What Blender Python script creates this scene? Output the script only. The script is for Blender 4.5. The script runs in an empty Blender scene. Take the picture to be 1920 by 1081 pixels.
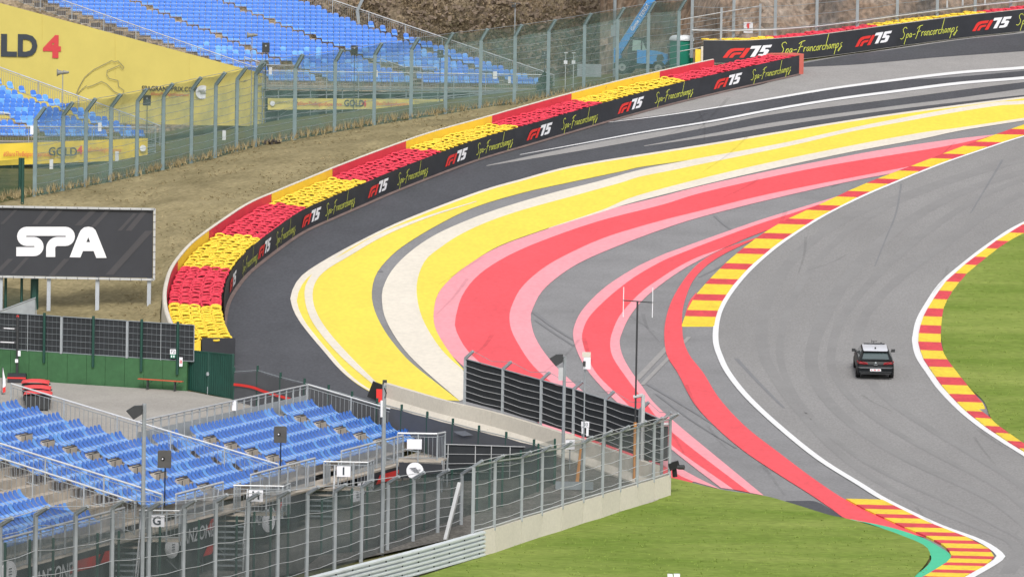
import bpy, bmesh, math, random
from mathutils import Vector, Matrix, noise
R = math.radians
random.seed(7)
V = Vector
sc = bpy.context.scene
col = sc.collection

# ---------------------------------------------------------------- camera
F = 10000.0                      # focal length in pixels of a 1920 px wide frame
PITCH, ROLL = R(3.3), R(1.0)
H = 23.1                         # camera height above the lowest asphalt
cp, sp = math.cos(PITCH), math.sin(PITCH)
FW, UPV, RT = V((0, cp, -sp)), V((0, sp, cp)), V((1, 0, 0))
cr, sr = math.cos(ROLL), math.sin(ROLL)
cam_d = bpy.data.cameras.new('camera')
cam = bpy.data.objects.new('camera', cam_d); col.objects.link(cam); sc.camera = cam
cam_d.sensor_fit = 'HORIZONTAL'; cam_d.sensor_width = 36; cam_d.lens = 36 * F / 1920
cam_d.clip_start = 1; cam_d.clip_end = 6000
rc, uc = RT * cr + UPV * sr, UPV * cr - RT * sr
m = Matrix((rc, uc, -FW)).transposed().to_4x4(); m.translation = V((0, 0, H)); cam.matrix_world = m

# ---------------------------------------------------------------- light: bright overcast
SUN_EL, SUN_AZ = 44, 172         # azimuth measured clockwise from +Y
w = bpy.data.worlds.new('World'); sc.world = w; w.use_nodes = True
nt = w.node_tree; bg = nt.nodes['Background']
sky = nt.nodes.new('ShaderNodeTexSky'); sky.sky_type = 'NISHITA'; sky.sun_disc = False
sky.sun_elevation = R(SUN_EL); sky.sun_rotation = R(SUN_AZ); sky.dust_density = 3; sky.air_density = 1
hs = nt.nodes.new('ShaderNodeHueSaturation'); hs.inputs['Saturation'].default_value = .22
nt.links.new(sky.outputs[0], hs.inputs['Color']); nt.links.new(hs.outputs[0], bg.inputs[0])
bg.inputs[1].default_value = .15
sl = bpy.data.lights.new('sun', 'SUN'); sl.energy = 1.5; sl.angle = R(14); sl.color = (1, .96, .9)
so = bpy.data.objects.new('sun', sl); col.objects.link(so)
d = V((math.sin(R(SUN_AZ)) * math.cos(R(SUN_EL)), math.cos(R(SUN_AZ)) * math.cos(R(SUN_EL)), math.sin(R(SUN_EL))))
so.rotation_euler = d.to_track_quat('Z', 'Y').to_euler(); so.location = (0, 100, 120)
sc.view_settings.view_transform = 'Standard'; sc.view_settings.look = 'None'
sc.view_settings.exposure = 0.28; sc.view_settings.gamma = 1
sc.cycles.transparent_max_bounces = 24; sc.cycles.max_bounces = 6

# ---------------------------------------------------------------- terrain and picking points on it
Y0C = 120.0
def yh(Y):                       # where the slope of the track at depth Y shows (unrolled rows below centre)
    Y = min(max(Y, 204.0), 376.0)
    return Y0C - 1750 * math.log(Y / 260)
def h(Y):
    Yc = min(max(Y, 204.0), 376.0)
    q = yh(Yc) / F
    z = H + Yc * (-sp - q * cp) / (cp - q * sp)
    if Y > 376: z += (Y - 376) * .06
    return z
def unroll(px, py):
    x, y = px - 960, py - 540.5
    return x * cr + y * sr, -x * sr + y * cr
def AT(px, py, Y):
    x, y = unroll(px, py)
    dv = FW + RT * (x / F) - UPV * (y / F)
    t = Y / dv.y
    return V((dv.x * t, Y, H + dv.z * t))
def U(px, py, dz=0.0):           # a pixel as a point on the sloping asphalt
    Y = 260 * math.exp((Y0C - unroll(px, py)[1]) / 1750)
    p = AT(px, py, Y); p.z += dz
    return p
def PJ(p):                       # the reverse: where a point shows
    q = p - V((0, 0, H)); zz = q.dot(FW)
    x, y = q.dot(rc) / zz * F, q.dot(uc) / zz * F
    return 960 + x, 540.5 - y
def topz(p, py):                 # height above p at which a vertical line reaches row py
    a = PJ(p)[1]; b = PJ(p + V((0, 0, 1)))[1]
    return (a - py) / (a - b)
def crom(pts, n):                # smooth curve through points, n samples evenly spaced along it
    P = [V(p) for p in pts]
    if len(P) == 2:
        return [P[0].lerp(P[1], i / (n - 1)) for i in range(n)]
    P = [P[0] * 2 - P[1]] + P + [P[-1] * 2 - P[-2]]
    out = []
    for i in range(1, len(P) - 2):
        a, b, c, e = P[i - 1:i + 3]
        for k in range(24):
            t = k / 24
            out.append(.5 * ((2 * b) + (c - a) * t + (2 * a - 5 * b + 4 * c - e) * t * t + (3 * b - a - 3 * c + e) * t ** 3))
    out.append(P[-2].copy())
    return resamp(out, n)
def resamp(out, n):
    L = [0]
    for a, b in zip(out, out[1:]): L.append(L[-1] + (b - a).length)
    res = []; j = 0
    for i in range(n):
        s = L[-1] * i / (n - 1)
        while j < len(L) - 2 and L[j + 1] < s: j += 1
        t = (s - L[j]) / max(L[j + 1] - L[j], 1e-9)
        res.append(out[j].lerp(out[j + 1], min(max(t, 0), 1)))
    return res
class Path:                      # a 3D line with arc length
    def __init__(s, pts):
        s.p = [V(q) for q in pts]; s.L = [0]
        for a, b in zip(s.p, s.p[1:]): s.L.append(s.L[-1] + (V((b.x, b.y, 0)) - V((a.x, a.y, 0))).length)
        s.len = s.L[-1]
    def at(s, d):
        d = min(max(d, 0), s.len); lo, hi = 0, len(s.L) - 2
        while lo < hi:
            mid = (lo + hi + 1) // 2
            if s.L[mid] <= d: lo = mid
            else: hi = mid - 1
        a, b = s.p[lo], s.p[lo + 1]
        return a.lerp(b, (d - s.L[lo]) / max(s.L[lo + 1] - s.L[lo], 1e-9))
    def nrm(s, d, w=.6):         # horizontal normal, to the right of travel
        t = s.at(d + w) - s.at(d - w); t.z = 0; t.normalize()
        return V((t.y, -t.x, 0))
    def near(s, px, n=600):      # arc length whose point shows at column px
        best = min((abs(PJ(s.at(s.len * i / n))[0] - px), i) for i in range(n + 1))
        return s.len * best[1] / n

# ---------------------------------------------------------------- materials
MATS = {}
def mat(name, c, rough=.7, var=.12, scale=3.0, metal=0.0, c2=None, bump=0.0, bscale=40.0, spec=.4, coat=0.0, fine=0.0, stretch=None, c3=None):
    if name in MATS: return MATS[name]
    M = bpy.data.materials.new(name); M.use_nodes = True; t = M.node_tree; b = t.nodes['Principled BSDF']
    b.inputs['Roughness'].default_value = rough; b.inputs['Metallic'].default_value = metal
    b.inputs['Specular IOR Level'].default_value = spec; b.inputs['Coat Weight'].default_value = coat
    tc = t.nodes.new('ShaderNodeTexCoord'); src = tc.outputs['Object']
    geo = t.nodes.new('ShaderNodeNewGeometry'); src = geo.outputs['Position']
    if stretch:
        mp = t.nodes.new('ShaderNodeMapping'); mp.inputs['Scale'].default_value = stretch
        t.links.new(src, mp.inputs[0]); src = mp.outputs[0]
    n = t.nodes.new('ShaderNodeTexNoise'); n.inputs['Scale'].default_value = scale; n.inputs['Detail'].default_value = 6
    n.inputs['Roughness'].default_value = .65
    t.links.new(src, n.inputs['Vector'])
    r = t.nodes.new('ShaderNodeValToRGB'); r.color_ramp.elements[0].position = .3; r.color_ramp.elements[1].position = .7
    if c2 is None: c2 = tuple(min(1, x * (1 + var)) for x in c); c = tuple(x * (1 - var) for x in c)
    r.color_ramp.elements[0].color = (*c, 1); r.color_ramp.elements[1].color = (*c2, 1)
    if c3: e_ = r.color_ramp.elements.new(.52); e_.color = (*c3, 1)
    t.links.new(n.outputs[0], r.inputs[0]); out = r.outputs[0]
    if fine:
        n2 = t.nodes.new('ShaderNodeTexNoise'); n2.inputs['Scale'].default_value = bscale; n2.inputs['Detail'].default_value = 4
        t.links.new(src, n2.inputs['Vector'])
        mr = t.nodes.new('ShaderNodeMapRange'); mr.inputs[1].default_value = .3; mr.inputs[2].default_value = .7
        mr.inputs[3].default_value = 1 - fine; mr.inputs[4].default_value = 1 + fine
        t.links.new(n2.outputs[0], mr.inputs[0])
        mx = t.nodes.new('ShaderNodeMix'); mx.data_type = 'RGBA'; mx.blend_type = 'MULTIPLY'; mx.inputs[0].default_value = 1
        t.links.new(out, mx.inputs[6]); t.links.new(mr.outputs[0], mx.inputs[7]); out = mx.outputs[2]
    t.links.new(out, b.inputs['Base Color'])
    if bump:
        n3 = t.nodes.new('ShaderNodeTexNoise'); n3.inputs['Scale'].default_value = bscale; n3.inputs['Detail'].default_value = 5
        t.links.new(src, n3.inputs['Vector'])
        bp = t.nodes.new('ShaderNodeBump'); bp.inputs['Strength'].default_value = bump; bp.inputs['Distance'].default_value = .05
        t.links.new(n3.outputs[0], bp.inputs['Height']); t.links.new(bp.outputs[0], b.inputs['Normal'])
    MATS[name] = M
    return M
def net(name, c, cover, scale=1.2):   # netting: threads far below a pixel, so an even share of light passes
    if name in MATS: return MATS[name]
    M = mat(name, c, .9, .1, scale); t = M.node_tree; b = t.nodes['Principled BSDF']; o = t.nodes['Material Output']
    tr = t.nodes.new('ShaderNodeBsdfTransparent'); mx = t.nodes.new('ShaderNodeMixShader')
    n = t.nodes.new('ShaderNodeTexNoise'); n.inputs['Scale'].default_value = .8; n.inputs['Detail'].default_value = 3
    g = t.nodes.new('ShaderNodeNewGeometry'); t.links.new(g.outputs['Position'], n.inputs['Vector'])
    mr = t.nodes.new('ShaderNodeMapRange'); mr.inputs[1].default_value = .35; mr.inputs[2].default_value = .65
    mr.inputs[3].default_value = cover * .75; mr.inputs[4].default_value = cover * 1.25
    t.links.new(n.outputs[0], mr.inputs[0]); t.links.new(mr.outputs[0], mx.inputs[0])
    t.links.new(tr.outputs[0], mx.inputs[1]); t.links.new(b.outputs[0], mx.inputs[2]); t.links.new(mx.outputs[0], o.inputs[0])
    return M

ASPH = mat('runoff_asphalt', (.228, .226, .232), .85, .12, .22, fine=.14, bscale=9, spec=.3)
TRACK = mat('track_asphalt', (.25, .244, .242), .8, .10, .14, fine=.12, bscale=11, spec=.3, stretch=(1, .35, 1))
DARK = mat('dark_asphalt', (.074, .076, .086), .8, .14, .3, fine=.14, bscale=7, spec=.3, stretch=(1, .4, 1))
PALE = mat('pale_asphalt', (.30, .29, .285), .85, .07, .5, fine=.1, bscale=8, spec=.3)
YEL = mat('yellow_paint', (.81, .65, .072), .6, .05, .35, fine=.06, bscale=4, stretch=(1, .5, 1))
CREAM = mat('cream_paint', (.72, .66, .565), .6, .05, .35, fine=.06, bscale=4, stretch=(1, .5, 1))
RED = mat('red_paint', (.80, .082, .10), .6, .07, .35, fine=.09, bscale=4, stretch=(1, .5, 1))
PINK = mat('pink_paint', (.81, .32, .365), .6, .05, .35, fine=.07, bscale=4, stretch=(1, .5, 1))
WHITE = mat('white_paint', (.78, .78, .79), .5, .03, 2)
KRED = mat('kerb_red', (.62, .052, .068), .6, .14, .9, fine=.14, bscale=5)
KYEL = mat('kerb_yellow', (.79, .57, .035), .6, .10, .9, fine=.12, bscale=5)
GREENP = mat('green_paint', (.06, .50, .28), .6, .06, 1)
GRASS = mat('mown_grass', (.125, .195, .028), .95, 0, .26, c2=(.25, .30, .075), bump=.3, bscale=7, fine=.2, spec=.1, stretch=(.35, 1, 1))
DRY = mat('dry_grass', (.185, .155, .082), .95, 0, .25, c2=(.33, .275, .155), bump=.5, bscale=4, fine=.2, spec=.1)
MEADOW = mat('rough_grass', (.085, .10, .035), .95, 0, .5, c2=(.19, .17, .08), bump=.8, bscale=6, fine=.3, spec=.1)
GRAVEL = mat('gravel', (.10, .095, .088), .95, 0, 1.2, c2=(.19, .18, .165), bump=1, bscale=9, fine=.4, spec=.1)
CONC = mat('concrete', (.61, .565, .49), .85, .05, .6, fine=.05, bscale=8)
CONCG = mat('grey_concrete', (.42, .40, .36), .85, .14, 1.1, fine=.1, bscale=8)
PAVE = mat('paved_yard', (.33, .31, .285), .85, .10, .4, fine=.1, bscale=9)
GALV = mat('galvanised_steel', (.32, .345, .365), .45, .12, 2.5, metal=.25)
GALVL = mat('bright_steel', (.52, .53, .54), .4, .08, 2.5, metal=.2)
GALVD = mat('dull_steel', (.26, .29, .31), .5, .12, 2.5, metal=.2)
DGREEN = mat('dark_green_paint', (.012, .06, .045), .5, .15, 2)
WGREEN = mat('green_wall_paint', (.042, .125, .05), .7, .14, .9, fine=.08, bscale=5)
BLACK = mat('black_banner', (.027, .029, .036), .6, .2, .8)
BLACKM = mat('black_mesh_cloth', (.026, .029, .033), .9, .2, 1.2)
RUB = mat('black_rubber', (.012, .012, .013), .8, .2, 3)
TRED = mat('red_tyre', (.68, .045, .08), .6, .22, 2.2)
TYEL = mat('yellow_tyre', (.84, .58, .05), .6, .16, 2.2)
WRED = mat('red_wall_paint', (.66, .045, .07), .6, .1, 1)
WYEL = mat('yellow_wall_paint', (.88, .58, .045), .6, .06, 1)
LRED = mat('logo_red', (.70, .035, .03), .5, .04, 2)
LWHITE = mat('logo_white', (.80, .80, .84), .5, .03, 2)
LLIME = mat('script_lime', (.62, .66, .10), .5, .05, 2)
SEATB = mat('blue_seat', (.025, .12, .49), .36, 0, 2.6, c2=(.052, .19, .61))
SEATC = mat('blue_seat_faded', (.07, .23, .62), .36, 0, 2.6, c2=(.13, .36, .80))
PANB = mat('skylit_seat_pan', (.12, .29, .68), .4, 0, 2.6, c2=(.26, .45, .80))  # paler blue: sky light on the seat pans painted into the colour
BEIGE = mat('worn_boards', (.42, .37, .31), .85, .2, 1.6)
BROWNB = mat('dark_boards', (.12, .105, .095), .9, .25, 1.6)
VINYL = mat('yellow_vinyl', (.60, .50, .135), .6, .05, .5)
VINYLP = mat('bright_yellow_vinyl', (.70, .52, .05), .6, .05, .5)
INK = mat('dark_lettering', (.045, .055, .07), .6, .05, 2)
INKR = mat('red_lettering', (.60, .06, .07), .6, .05, 2)
INKG = mat('grey_lettering', (.24, .22, .13), .6, .05, 2)
DGREY = mat('dark_grey_plastic', (.04, .042, .045), .55, .15, 3)
NETG = net('green_netting', (.13, .215, .198), .47)
NETS = net('steel_netting', (.13, .15, .155), .42)
NETD = net('dark_green_mesh', (.01, .05, .042), .42)
NETF = net('far_steel_mesh', (.30, .32, .33), .10)

# ---------------------------------------------------------------- mesh helpers
class MB:
    def __init__(s): s.v = []; s.f = []
    def add(s, vs, fs):
        o = len(s.v); s.v += [V(x) for x in vs]; s.f += [tuple(i + o for i in f) for f in fs]; return s
    def box(s, c, sz, M=None):
        c = V(c); x, y, z = sz[0] / 2, sz[1] / 2, sz[2] / 2
        vs = [V((a * x, b * y, e * z)) for e in (-1, 1) for a, b in ((-1, -1), (1, -1), (1, 1), (-1, 1))]
        if M is not None: vs = [M @ q for q in vs]
        return s.add([q + c for q in vs], [(3, 2, 1, 0), (4, 5, 6, 7), (0, 1, 5, 4), (1, 2, 6, 5), (2, 3, 7, 6), (3, 0, 4, 7)])
    def bar(s, p, q, wd, ht=None, up=V((0, 0, 1))):
        p, q = V(p), V(q); t = (q - p); L = t.length
        if L < 1e-6: return s
        t.normalize(); sd = t.cross(up)
        if sd.length < 1e-3: sd = t.cross(V((0, 1, 0)))
        sd.normalize(); u2 = sd.cross(t); ht = ht or wd
        M = Matrix((sd, t, u2)).transposed()
        return s.box((p + q) / 2, (wd, L, ht), M)
    def tube(s, p, q, r, n=6, r2=None):
        return s.ptube([p, q], r, n, r2)
    def ptube(s, pts, r, n=6, r2=None):
        P = [V(x) for x in pts]; o = len(s.v); k = len(P)
        for i, c in enumerate(P):
            t = (P[min(i + 1, k - 1)] - P[max(i - 1, 0)]).normalized()
            a = t.cross(V((0, 0, 1)))
            if a.length < 1e-3: a = t.cross(V((0, 1, 0)))
            a.normalize(); b = a.cross(t); rr = r if r2 is None else r + (r2 - r) * i / max(k - 1, 1)
            for j in range(n):
                g = 2 * math.pi * j / n; s.v.append(c + a * (math.cos(g) * rr) + b * (math.sin(g) * rr))
        for i in range(k - 1):
            for j in range(n):
                j2 = (j + 1) % n; s.f.append((o + i * n + j, o + i * n + j2, o + (i + 1) * n + j2, o + (i + 1) * n + j))
        s.f.append(tuple(o + j for j in reversed(range(n)))); s.f.append(tuple(o + (k - 1) * n + j for j in range(n)))
        return s
    def prism(s, poly, off):     # planar outline (3D) pushed along off
        n = len(poly); P = [V(p) for p in poly]; off = V(off)
        fs = [tuple(range(n)), tuple(2 * n - 1 - i for i in range(n))]
        fs += [(i, i + n, (i + 1) % n + n, (i + 1) % n) for i in range(n)]
        return s.add(P + [p + off for p in P], fs)
    def grid(s, rows):           # list of rows of points
        o = len(s.v); n = len(rows[0])
        for r in rows: s.v += [V(p) for p in r]
        for i in range(len(rows) - 1):
            for j in range(n - 1):
                s.f.append((o + i * n + j, o + i * n + j + 1, o + (i + 1) * n + j + 1, o + (i + 1) * n + j))
        return s
    def disc(s, c, n, r, nn=20, off=.02):
        c, n = V(c), V(n).normalized(); a = n.cross(V((0, 0, 1)))
        if a.length < 1e-3: a = V((1, 0, 0))
        a.normalize(); b = a.cross(n)
        return s.prism([c + a * math.cos(2 * math.pi * i / nn) * r + b * math.sin(2 * math.pi * i / nn) * r for i in range(nn)], n * off)
BASE = {}
def mesh_of(mb, name, mtl, smooth=False):
    me = bpy.data.meshes.new(name); me.from_pydata([tuple(v) for v in mb.v], [], mb.f); me.update()
    if mtl: me.materials.append(mtl)
    if smooth: me.shade_smooth()
    return me
def tag(o, label=None, cat=None, group=None, kind=None):
    for k, v in (('label', label), ('category', cat), ('group', group), ('kind', kind)):
        if v: o[k] = v
    return o
def root(name, loc, label, cat, group=None, kind=None):
    o = bpy.data.objects.new(name, None); o.empty_display_size = .3; col.objects.link(o); o.location = loc
    BASE[o.name] = V(loc); return tag(o, label, cat, group, kind)
def obj(name, mb, mtl, parent=None, label=None, cat=None, group=None, kind=None, smooth=False, fix=True):
    base = BASE[parent.name] if parent else V((0, 0, 0))
    me = mesh_of(mb, name, mtl, smooth)
    if fix:
        bm = bmesh.new(); bm.from_mesh(me); bmesh.ops.recalc_face_normals(bm, faces=bm.faces); bm.to_mesh(me); bm.free()
    if parent is None:           # origin at the thing's own base
        if kind != 'structure' and mb.v:
            n = len(mb.v); base = V((sum(v.x for v in mb.v) / n, sum(v.y for v in mb.v) / n, min(v.z for v in mb.v)))
    me.transform(Matrix.Translation(-base))
    o = bpy.data.objects.new(name, me); col.objects.link(o)
    if parent: o.parent = parent
    else: o.location = base
    BASE[o.name] = base
    return tag(o, label, cat, group, kind)
def inst(name, me, loc, rotz, parent, scale=None, rot=None):
    o = bpy.data.objects.new(name, me); col.objects.link(o); o.parent = parent
    o.location = V(loc) - BASE[parent.name]; o.rotation_euler = rot or (0, 0, rotz)
    if scale: o.scale = scale
    BASE[o.name] = BASE[parent.name]
    return o
def ribbon(pts, wd):             # flat 2D stroke -> verts, faces
    P = [V((p[0], p[1], 0)) for p in pts]; vs = []; fs = []
    for i, c in enumerate(P):
        t = (P[min(i + 1, len(P) - 1)] - P[max(i - 1, 0)]); t.normalize(); n = V((-t.y, t.x, 0)) * wd / 2
        vs += [c + n, c - n]
    for i in range(len(P) - 1): fs.append((2 * i, 2 * i + 1, 2 * i + 3, 2 * i + 2))
    return vs, fs
_txt = {}
def text2d(sx, size=1.0, bold=0.0, shear=0.0):
    k = (sx, bold, shear)
    if k not in _txt:
        cu = bpy.data.curves.new('lettering', 'FONT'); cu.body = sx; cu.size = 1; cu.offset = bold; cu.shear = shear
        cu.resolution_u = 3; cu.align_x = 'CENTER'; cu.align_y = 'CENTER'
        o = bpy.data.objects.new('lettering', cu); col.objects.link(o)
        dg = bpy.context.evaluated_depsgraph_get(); dg.update()
        me = bpy.data.meshes.new_from_object(o.evaluated_get(dg))
        _txt[k] = ([v.co.copy() for v in me.vertices], [tuple(p.vertices) for p in me.polygons])
        bpy.data.objects.remove(o); bpy.data.curves.remove(cu); bpy.data.meshes.remove(me)
    vs, fs = _txt[k]
    return [v * size for v in vs], fs
def on_plane(mb, vf, o, ax, ay, off=V((0, 0, 0))):   # put 2D verts on a plane
    vs, fs = vf
    return mb.add([o + ax * v.x + ay * v.y + off for v in vs], fs)
# ================================================================ the ground
FENCE_X = [(-400, 300), (-27.7, 309), (-15.7, 327), (2.3, 343), (11, 353.3), (14, 354.5), (18, 376), (400, 376)]
def yfence(X):
    for (a, ya), (b, yb) in zip(FENCE_X, FENCE_X[1:]):
        if X <= b: return ya + (yb - ya) * (X - a) / (b - a)
    return 376
def ground(X, Y):
    return h(min(Y, yfence(X)))
def axis(lo, hi, step, far):
    a = [lo + step * i for i in range(int((hi - lo) / step) + 1)]
    g = step; x = lo
    while x > -far: g *= 1.7; x -= g; a.insert(0, x)
    g = step; x = hi
    while x < far: g *= 1.7; x += g; a.append(x)
    return a
gx, gy = axis(-44, 44, 2, 2500), axis(196, 430, 2, 2500)
g = MB(); g.grid([[V((x, y, ground(x, y) - .10 - (0 if y > 190 else .0))) for x in gx] for y in gy])
obj('ground', g, MEADOW, kind='structure', label='rough grassy ground under the whole circuit', cat='ground', fix=False, smooth=True)

def sheet(name, A, B, mtl, dz, n=60, m=6, label=None, cat='paint', smooth_a=True):
    a = crom([(x, y, 0) for x, y in A], n); b = crom([(x, y, 0) for x, y in B], n)
    mb = MB(); mb.grid([[U(*(p.lerp(q, j / m)).xy, dz) for j in range(m + 1)] for p, q in zip(a, b)])
    return obj(name, mb, mtl, kind='structure', label=label, cat=cat, fix=False)
def rowsheet(name, Lf, Rf, y0, y1, mtl, dz, n, m, label, cat):
    def xi(C, y):
        for (xa, ya), (xb, yb) in zip(C, C[1:]):
            if ya <= y <= yb: return xa + (xb - xa) * (y - ya) / max(yb - ya, 1e-6)
        return C[0][0] if y < C[0][1] else C[-1][0]
    mb = MB(); rows = []
    for i in range(n + 1):
        y = y0 + (y1 - y0) * i / n; a, b = xi(Lf, y), xi(Rf, y)
        rows.append([U(a + (b - a) * j / m, y, dz) for j in range(m + 1)])
    mb.grid(rows)
    return obj(name, mb, mtl, kind='structure', label=label, cat=cat, fix=False)

BARB = [(1497, 141), (1440, 154), (1360, 172), (1260, 196), (1160, 223), (1060, 252), (1000, 270), (898, 300), (813, 331), (728, 365), (689, 382),
        (620, 412), (566, 437), (519, 469), (466, 511), (439, 543), (425, 568), (419, 592), (417, 615), (420, 640), (428, 663), (438, 684)]
rowsheet('runoff_asphalt', [(1925, 58), (1880, 66), (1800, 76), (1680, 92), (1595, 102), (1517, 114), (1450, 128), (1380, 160), (1250, 190), (1000, 262), (760, 342), (600, 410), (500, 470), (425, 545),
          (400, 600), (405, 650), (438, 705), (560, 745), (700, 775), (1040, 850), (1262, 901), (1350, 920), (1440, 934), (1590, 980), (1730, 1010), (1760, 1030), (1720, 1110)],
         [(2080, 40), (2080, 1110)], 58, 1110, ASPH, 0, 170, 40, 'grey asphalt run-off inside the coloured bands', 'asphalt')
EDGE = [(2010, 172), (1920, 182), (1800, 197), (1680, 213), (1560, 231), (1440, 251), (1340, 268), (1240, 284), (1075, 311), (975, 337), (893, 361), (757, 413), (667, 456), (594, 497), (562, 521), (547, 547),
        (545, 566), (556, 594), (576, 622), (608, 660), (635, 691), (667, 718), (705, 740), (760, 765)]
BARD = [(2010, 120), (1920, 133), (1700, 150), (1497, 145)] + BARB[1:-1] + [(436, 684), (442, 705), (560, 740), (640, 762)]
sheet('dark_asphalt', BARD, EDGE, DARK, .012, 130, 14, 'new dark asphalt between the tyre wall and the yellow band', 'asphalt')
# pale wedges left between the dark lanes on the climb
L1 = [(2010, 115), (1920, 126), (1800, 135), (1680, 149), (1560, 165), (1440, 185), (1335, 202), (1235, 217), (1135, 229)]
sheet('pale_asphalt', [(2010, 50), (1920, 61), (1800, 74), (1680, 91), (1517, 118), (1440, 156), (1335, 178), (1235, 203), (1135, 231)], L1, PALE, .026, 60, 6,
      'pale grey asphalt apron in front of the far wall', 'asphalt')
sheet('dark_lane', [(2010, 50), (1920, 63), (1800, 76), (1680, 93), (1595, 104), (1500, 121)], [(2010, 90), (1920, 97), (1765, 108), (1665, 117), (1590, 123), (1500, 127)], DARK, .040, 40, 4,
      'dark asphalt lane along the far black wall', 'asphalt')
sheet('pale_wedge', [(2010, 141), (1920, 150), (1800, 160), (1680, 175), (1560, 191), (1440, 211), (1335, 231), (1210, 251), (1085, 274), (911, 311)],
      [(2010, 146), (1920, 155), (1800, 170), (1680, 186), (1560, 201), (1440, 217), (1335, 238), (1210, 262), (1085, 284), (913, 312)], PALE, .026, 60, 2, 'pale asphalt wedge below the second white line', 'asphalt')
sheet('pale_wedge', [(2010, 156), (1920, 167), (1800, 184), (1680, 199), (1560, 215), (1440, 232), (1340, 250), (1207, 274)],
      [(2010, 170), (1920, 179), (1800, 192), (1680, 206), (1560, 222), (1440, 240), (1340, 256), (1208, 275)], PALE, .026, 50, 2, 'pale asphalt wedge beside the outer yellow band', 'asphalt')
# the racing line itself
WL = [(2030, 226), (1920, 256), (1837, 283), (1762, 309), (1687, 339), (1612, 371), (1537, 409), (1462, 458), (1410, 502), (1376, 540), (1354, 574), (1344, 604), (1342, 640), (1350, 668), (1366, 700),
      (1402, 745), (1462, 801), (1537, 861), (1612, 908), (1661, 938), (1755, 983), (1835, 1013), (1875, 1040), (1866, 1054), (1822, 1080), (1780, 1105)]
WR = [(2030, 375), (1920, 419), (1860, 456), (1805, 498), (1767, 532), (1740, 571), (1724, 601), (1718, 628), (1717, 642), (1724, 670), (1745, 702), (1766, 731), (1803, 769), (1840, 799), (1880, 826), (1925, 854), (2050, 930)]
sheet('race_track', [(x, y) for x, y in WL], WR[:-1] + [(2060, 935), (2100, 1105)], TRACK, .012, 120, 16, 'smooth grey racing surface the car drives on', 'track')
def line(name, C, w0, w1, label, dz=.036, mtl=None, n=160):
    P = [U(x, y) for x, y in C]; P = crom(P, n); mb = MB(); rows = []
    for i, p in enumerate(P):
        t = P[min(i + 1, n - 1)] - P[max(i - 1, 0)]; t.z = 0; t.normalize(); nn = V((t.y, -t.x, 0)); k = w0 + (w1 - w0) * i / (n - 1)
        a, b = p + nn * k / 2, p - nn * k / 2
        for q in (a, b): q.z = h(q.y) + dz
        rows.append([a, b])
    mb.grid(rows)
    return obj(name, mb, mtl or WHITE, kind='structure', label=label, cat='road marking', fix=False)
line('white_line', WL, .20, .36, 'white line along the outer edge of the racing surface')
line('white_line', WR, .30, .42, 'white line along the inner edge of the racing surface')
line('white_line', [(x, y + 2) for x, y in L1], 1.0, .12, 'upper white line across the climb below the apron', .040)
line('white_line', [(2010, 138), (1920, 147), (1800, 157), (1680, 172), (1560, 188), (1440, 208), (1335, 228), (1210, 248), (1085, 271), (975, 291)], .95, .10, 'lower white line across the climb')

# ---------------------------------------------------------------- painted bands
Y1I = [(2010, 178), (1920, 189), (1872, 192), (1788, 204), (1705, 219), (1594, 241), (1500, 262), (1425, 277), (1312, 297), (1270, 304), (1200, 314), (1165, 322), (1075, 341), (984, 361), (893, 388), (825, 420), (757, 461), (721, 493), (703, 520), (697, 552), (703, 584), (721, 620), (748, 656), (780, 688), (862, 752)]
CRO = [(2010, 178), (1920, 189), (1872, 192), (1788, 204), (1705, 219), (1594, 241), (1500, 262), (1425, 277), (1312, 297), (1270, 305), (1200, 319), (1120, 341), (1029, 364), (938, 391), (870, 416), (812, 443), (766, 475), (735, 507), (719, 538), (716, 561), (721, 593), (739, 629), (766, 665), (803, 701), (862, 752)]
CRI = [(2010, 186), (1920, 196), (1872, 199), (1788, 212), (1705, 227), (1594, 248), (1500, 270), (1425, 286), (1312, 309), (1270, 318), (1200, 332), (1165, 343), (1075, 368), (984, 393), (916, 416), (862, 441), (821, 468), (798, 488), (785, 516), (781, 543), (785, 575), (794, 602), (812, 634), (835, 664), (868, 694), (880, 745)]
Y2I = [(2010, 208), (1920, 222), (1800, 240), (1725, 250), (1575, 278), (1387, 318), (1200, 366), (1130, 394), (1029, 428), (938, 461), (884, 493), (848, 520), (821, 552), (813, 588), (816, 615), (830, 642), (848, 668), (872, 696)]
C2I = [(2010, 213), (1920, 227), (1800, 246), (1725, 262), (1575, 290), (1387, 331), (1200, 377), (1130, 398), (1029, 429)]
P1O = [(1867, 253), (1837, 256), (1762, 265), (1650, 282), (1537, 303), (1425, 325), (1312, 350), (1240, 369), (1120, 399), (1029, 429), (938, 462), (884, 493), (848, 520), (821, 552), (813, 588), (816, 615), (830, 642), (848, 668), (900, 712), (1020, 800), (1150, 880), (1290, 945)]
R1O = [(1850, 258), (1830, 263), (1762, 277), (1650, 295), (1537, 314), (1425, 337), (1312, 363), (1240, 385), (1120, 416), (1006, 456), (938, 488), (893, 520), (866, 556), (855, 593), (853, 611), (861, 633), (880, 661), (930, 705), (1040, 790), (1160, 868), (1275, 925)]
R1I = [(1740, 306), (1699, 314), (1631, 327), (1537, 345), (1425, 368), (1312, 396), (1240, 414), (1142, 443), (1074, 472), (1020, 502), (979, 538), (961, 570), (955, 593), (959, 620), (975, 651), (997, 683), (1030, 714), (1130, 797), (1262, 884), (1300, 903)]
P2I = [(1690, 322), (1661, 328), (1612, 337), (1537, 353), (1425, 379), (1312, 408), (1240, 431), (1165, 459), (1097, 488), (1052, 515), (1016, 547), (999, 579), (995, 597), (1002, 629), (1020, 660), (1047, 692), (1080, 722), (1150, 784), (1262, 869), (1350, 917)]
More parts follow.
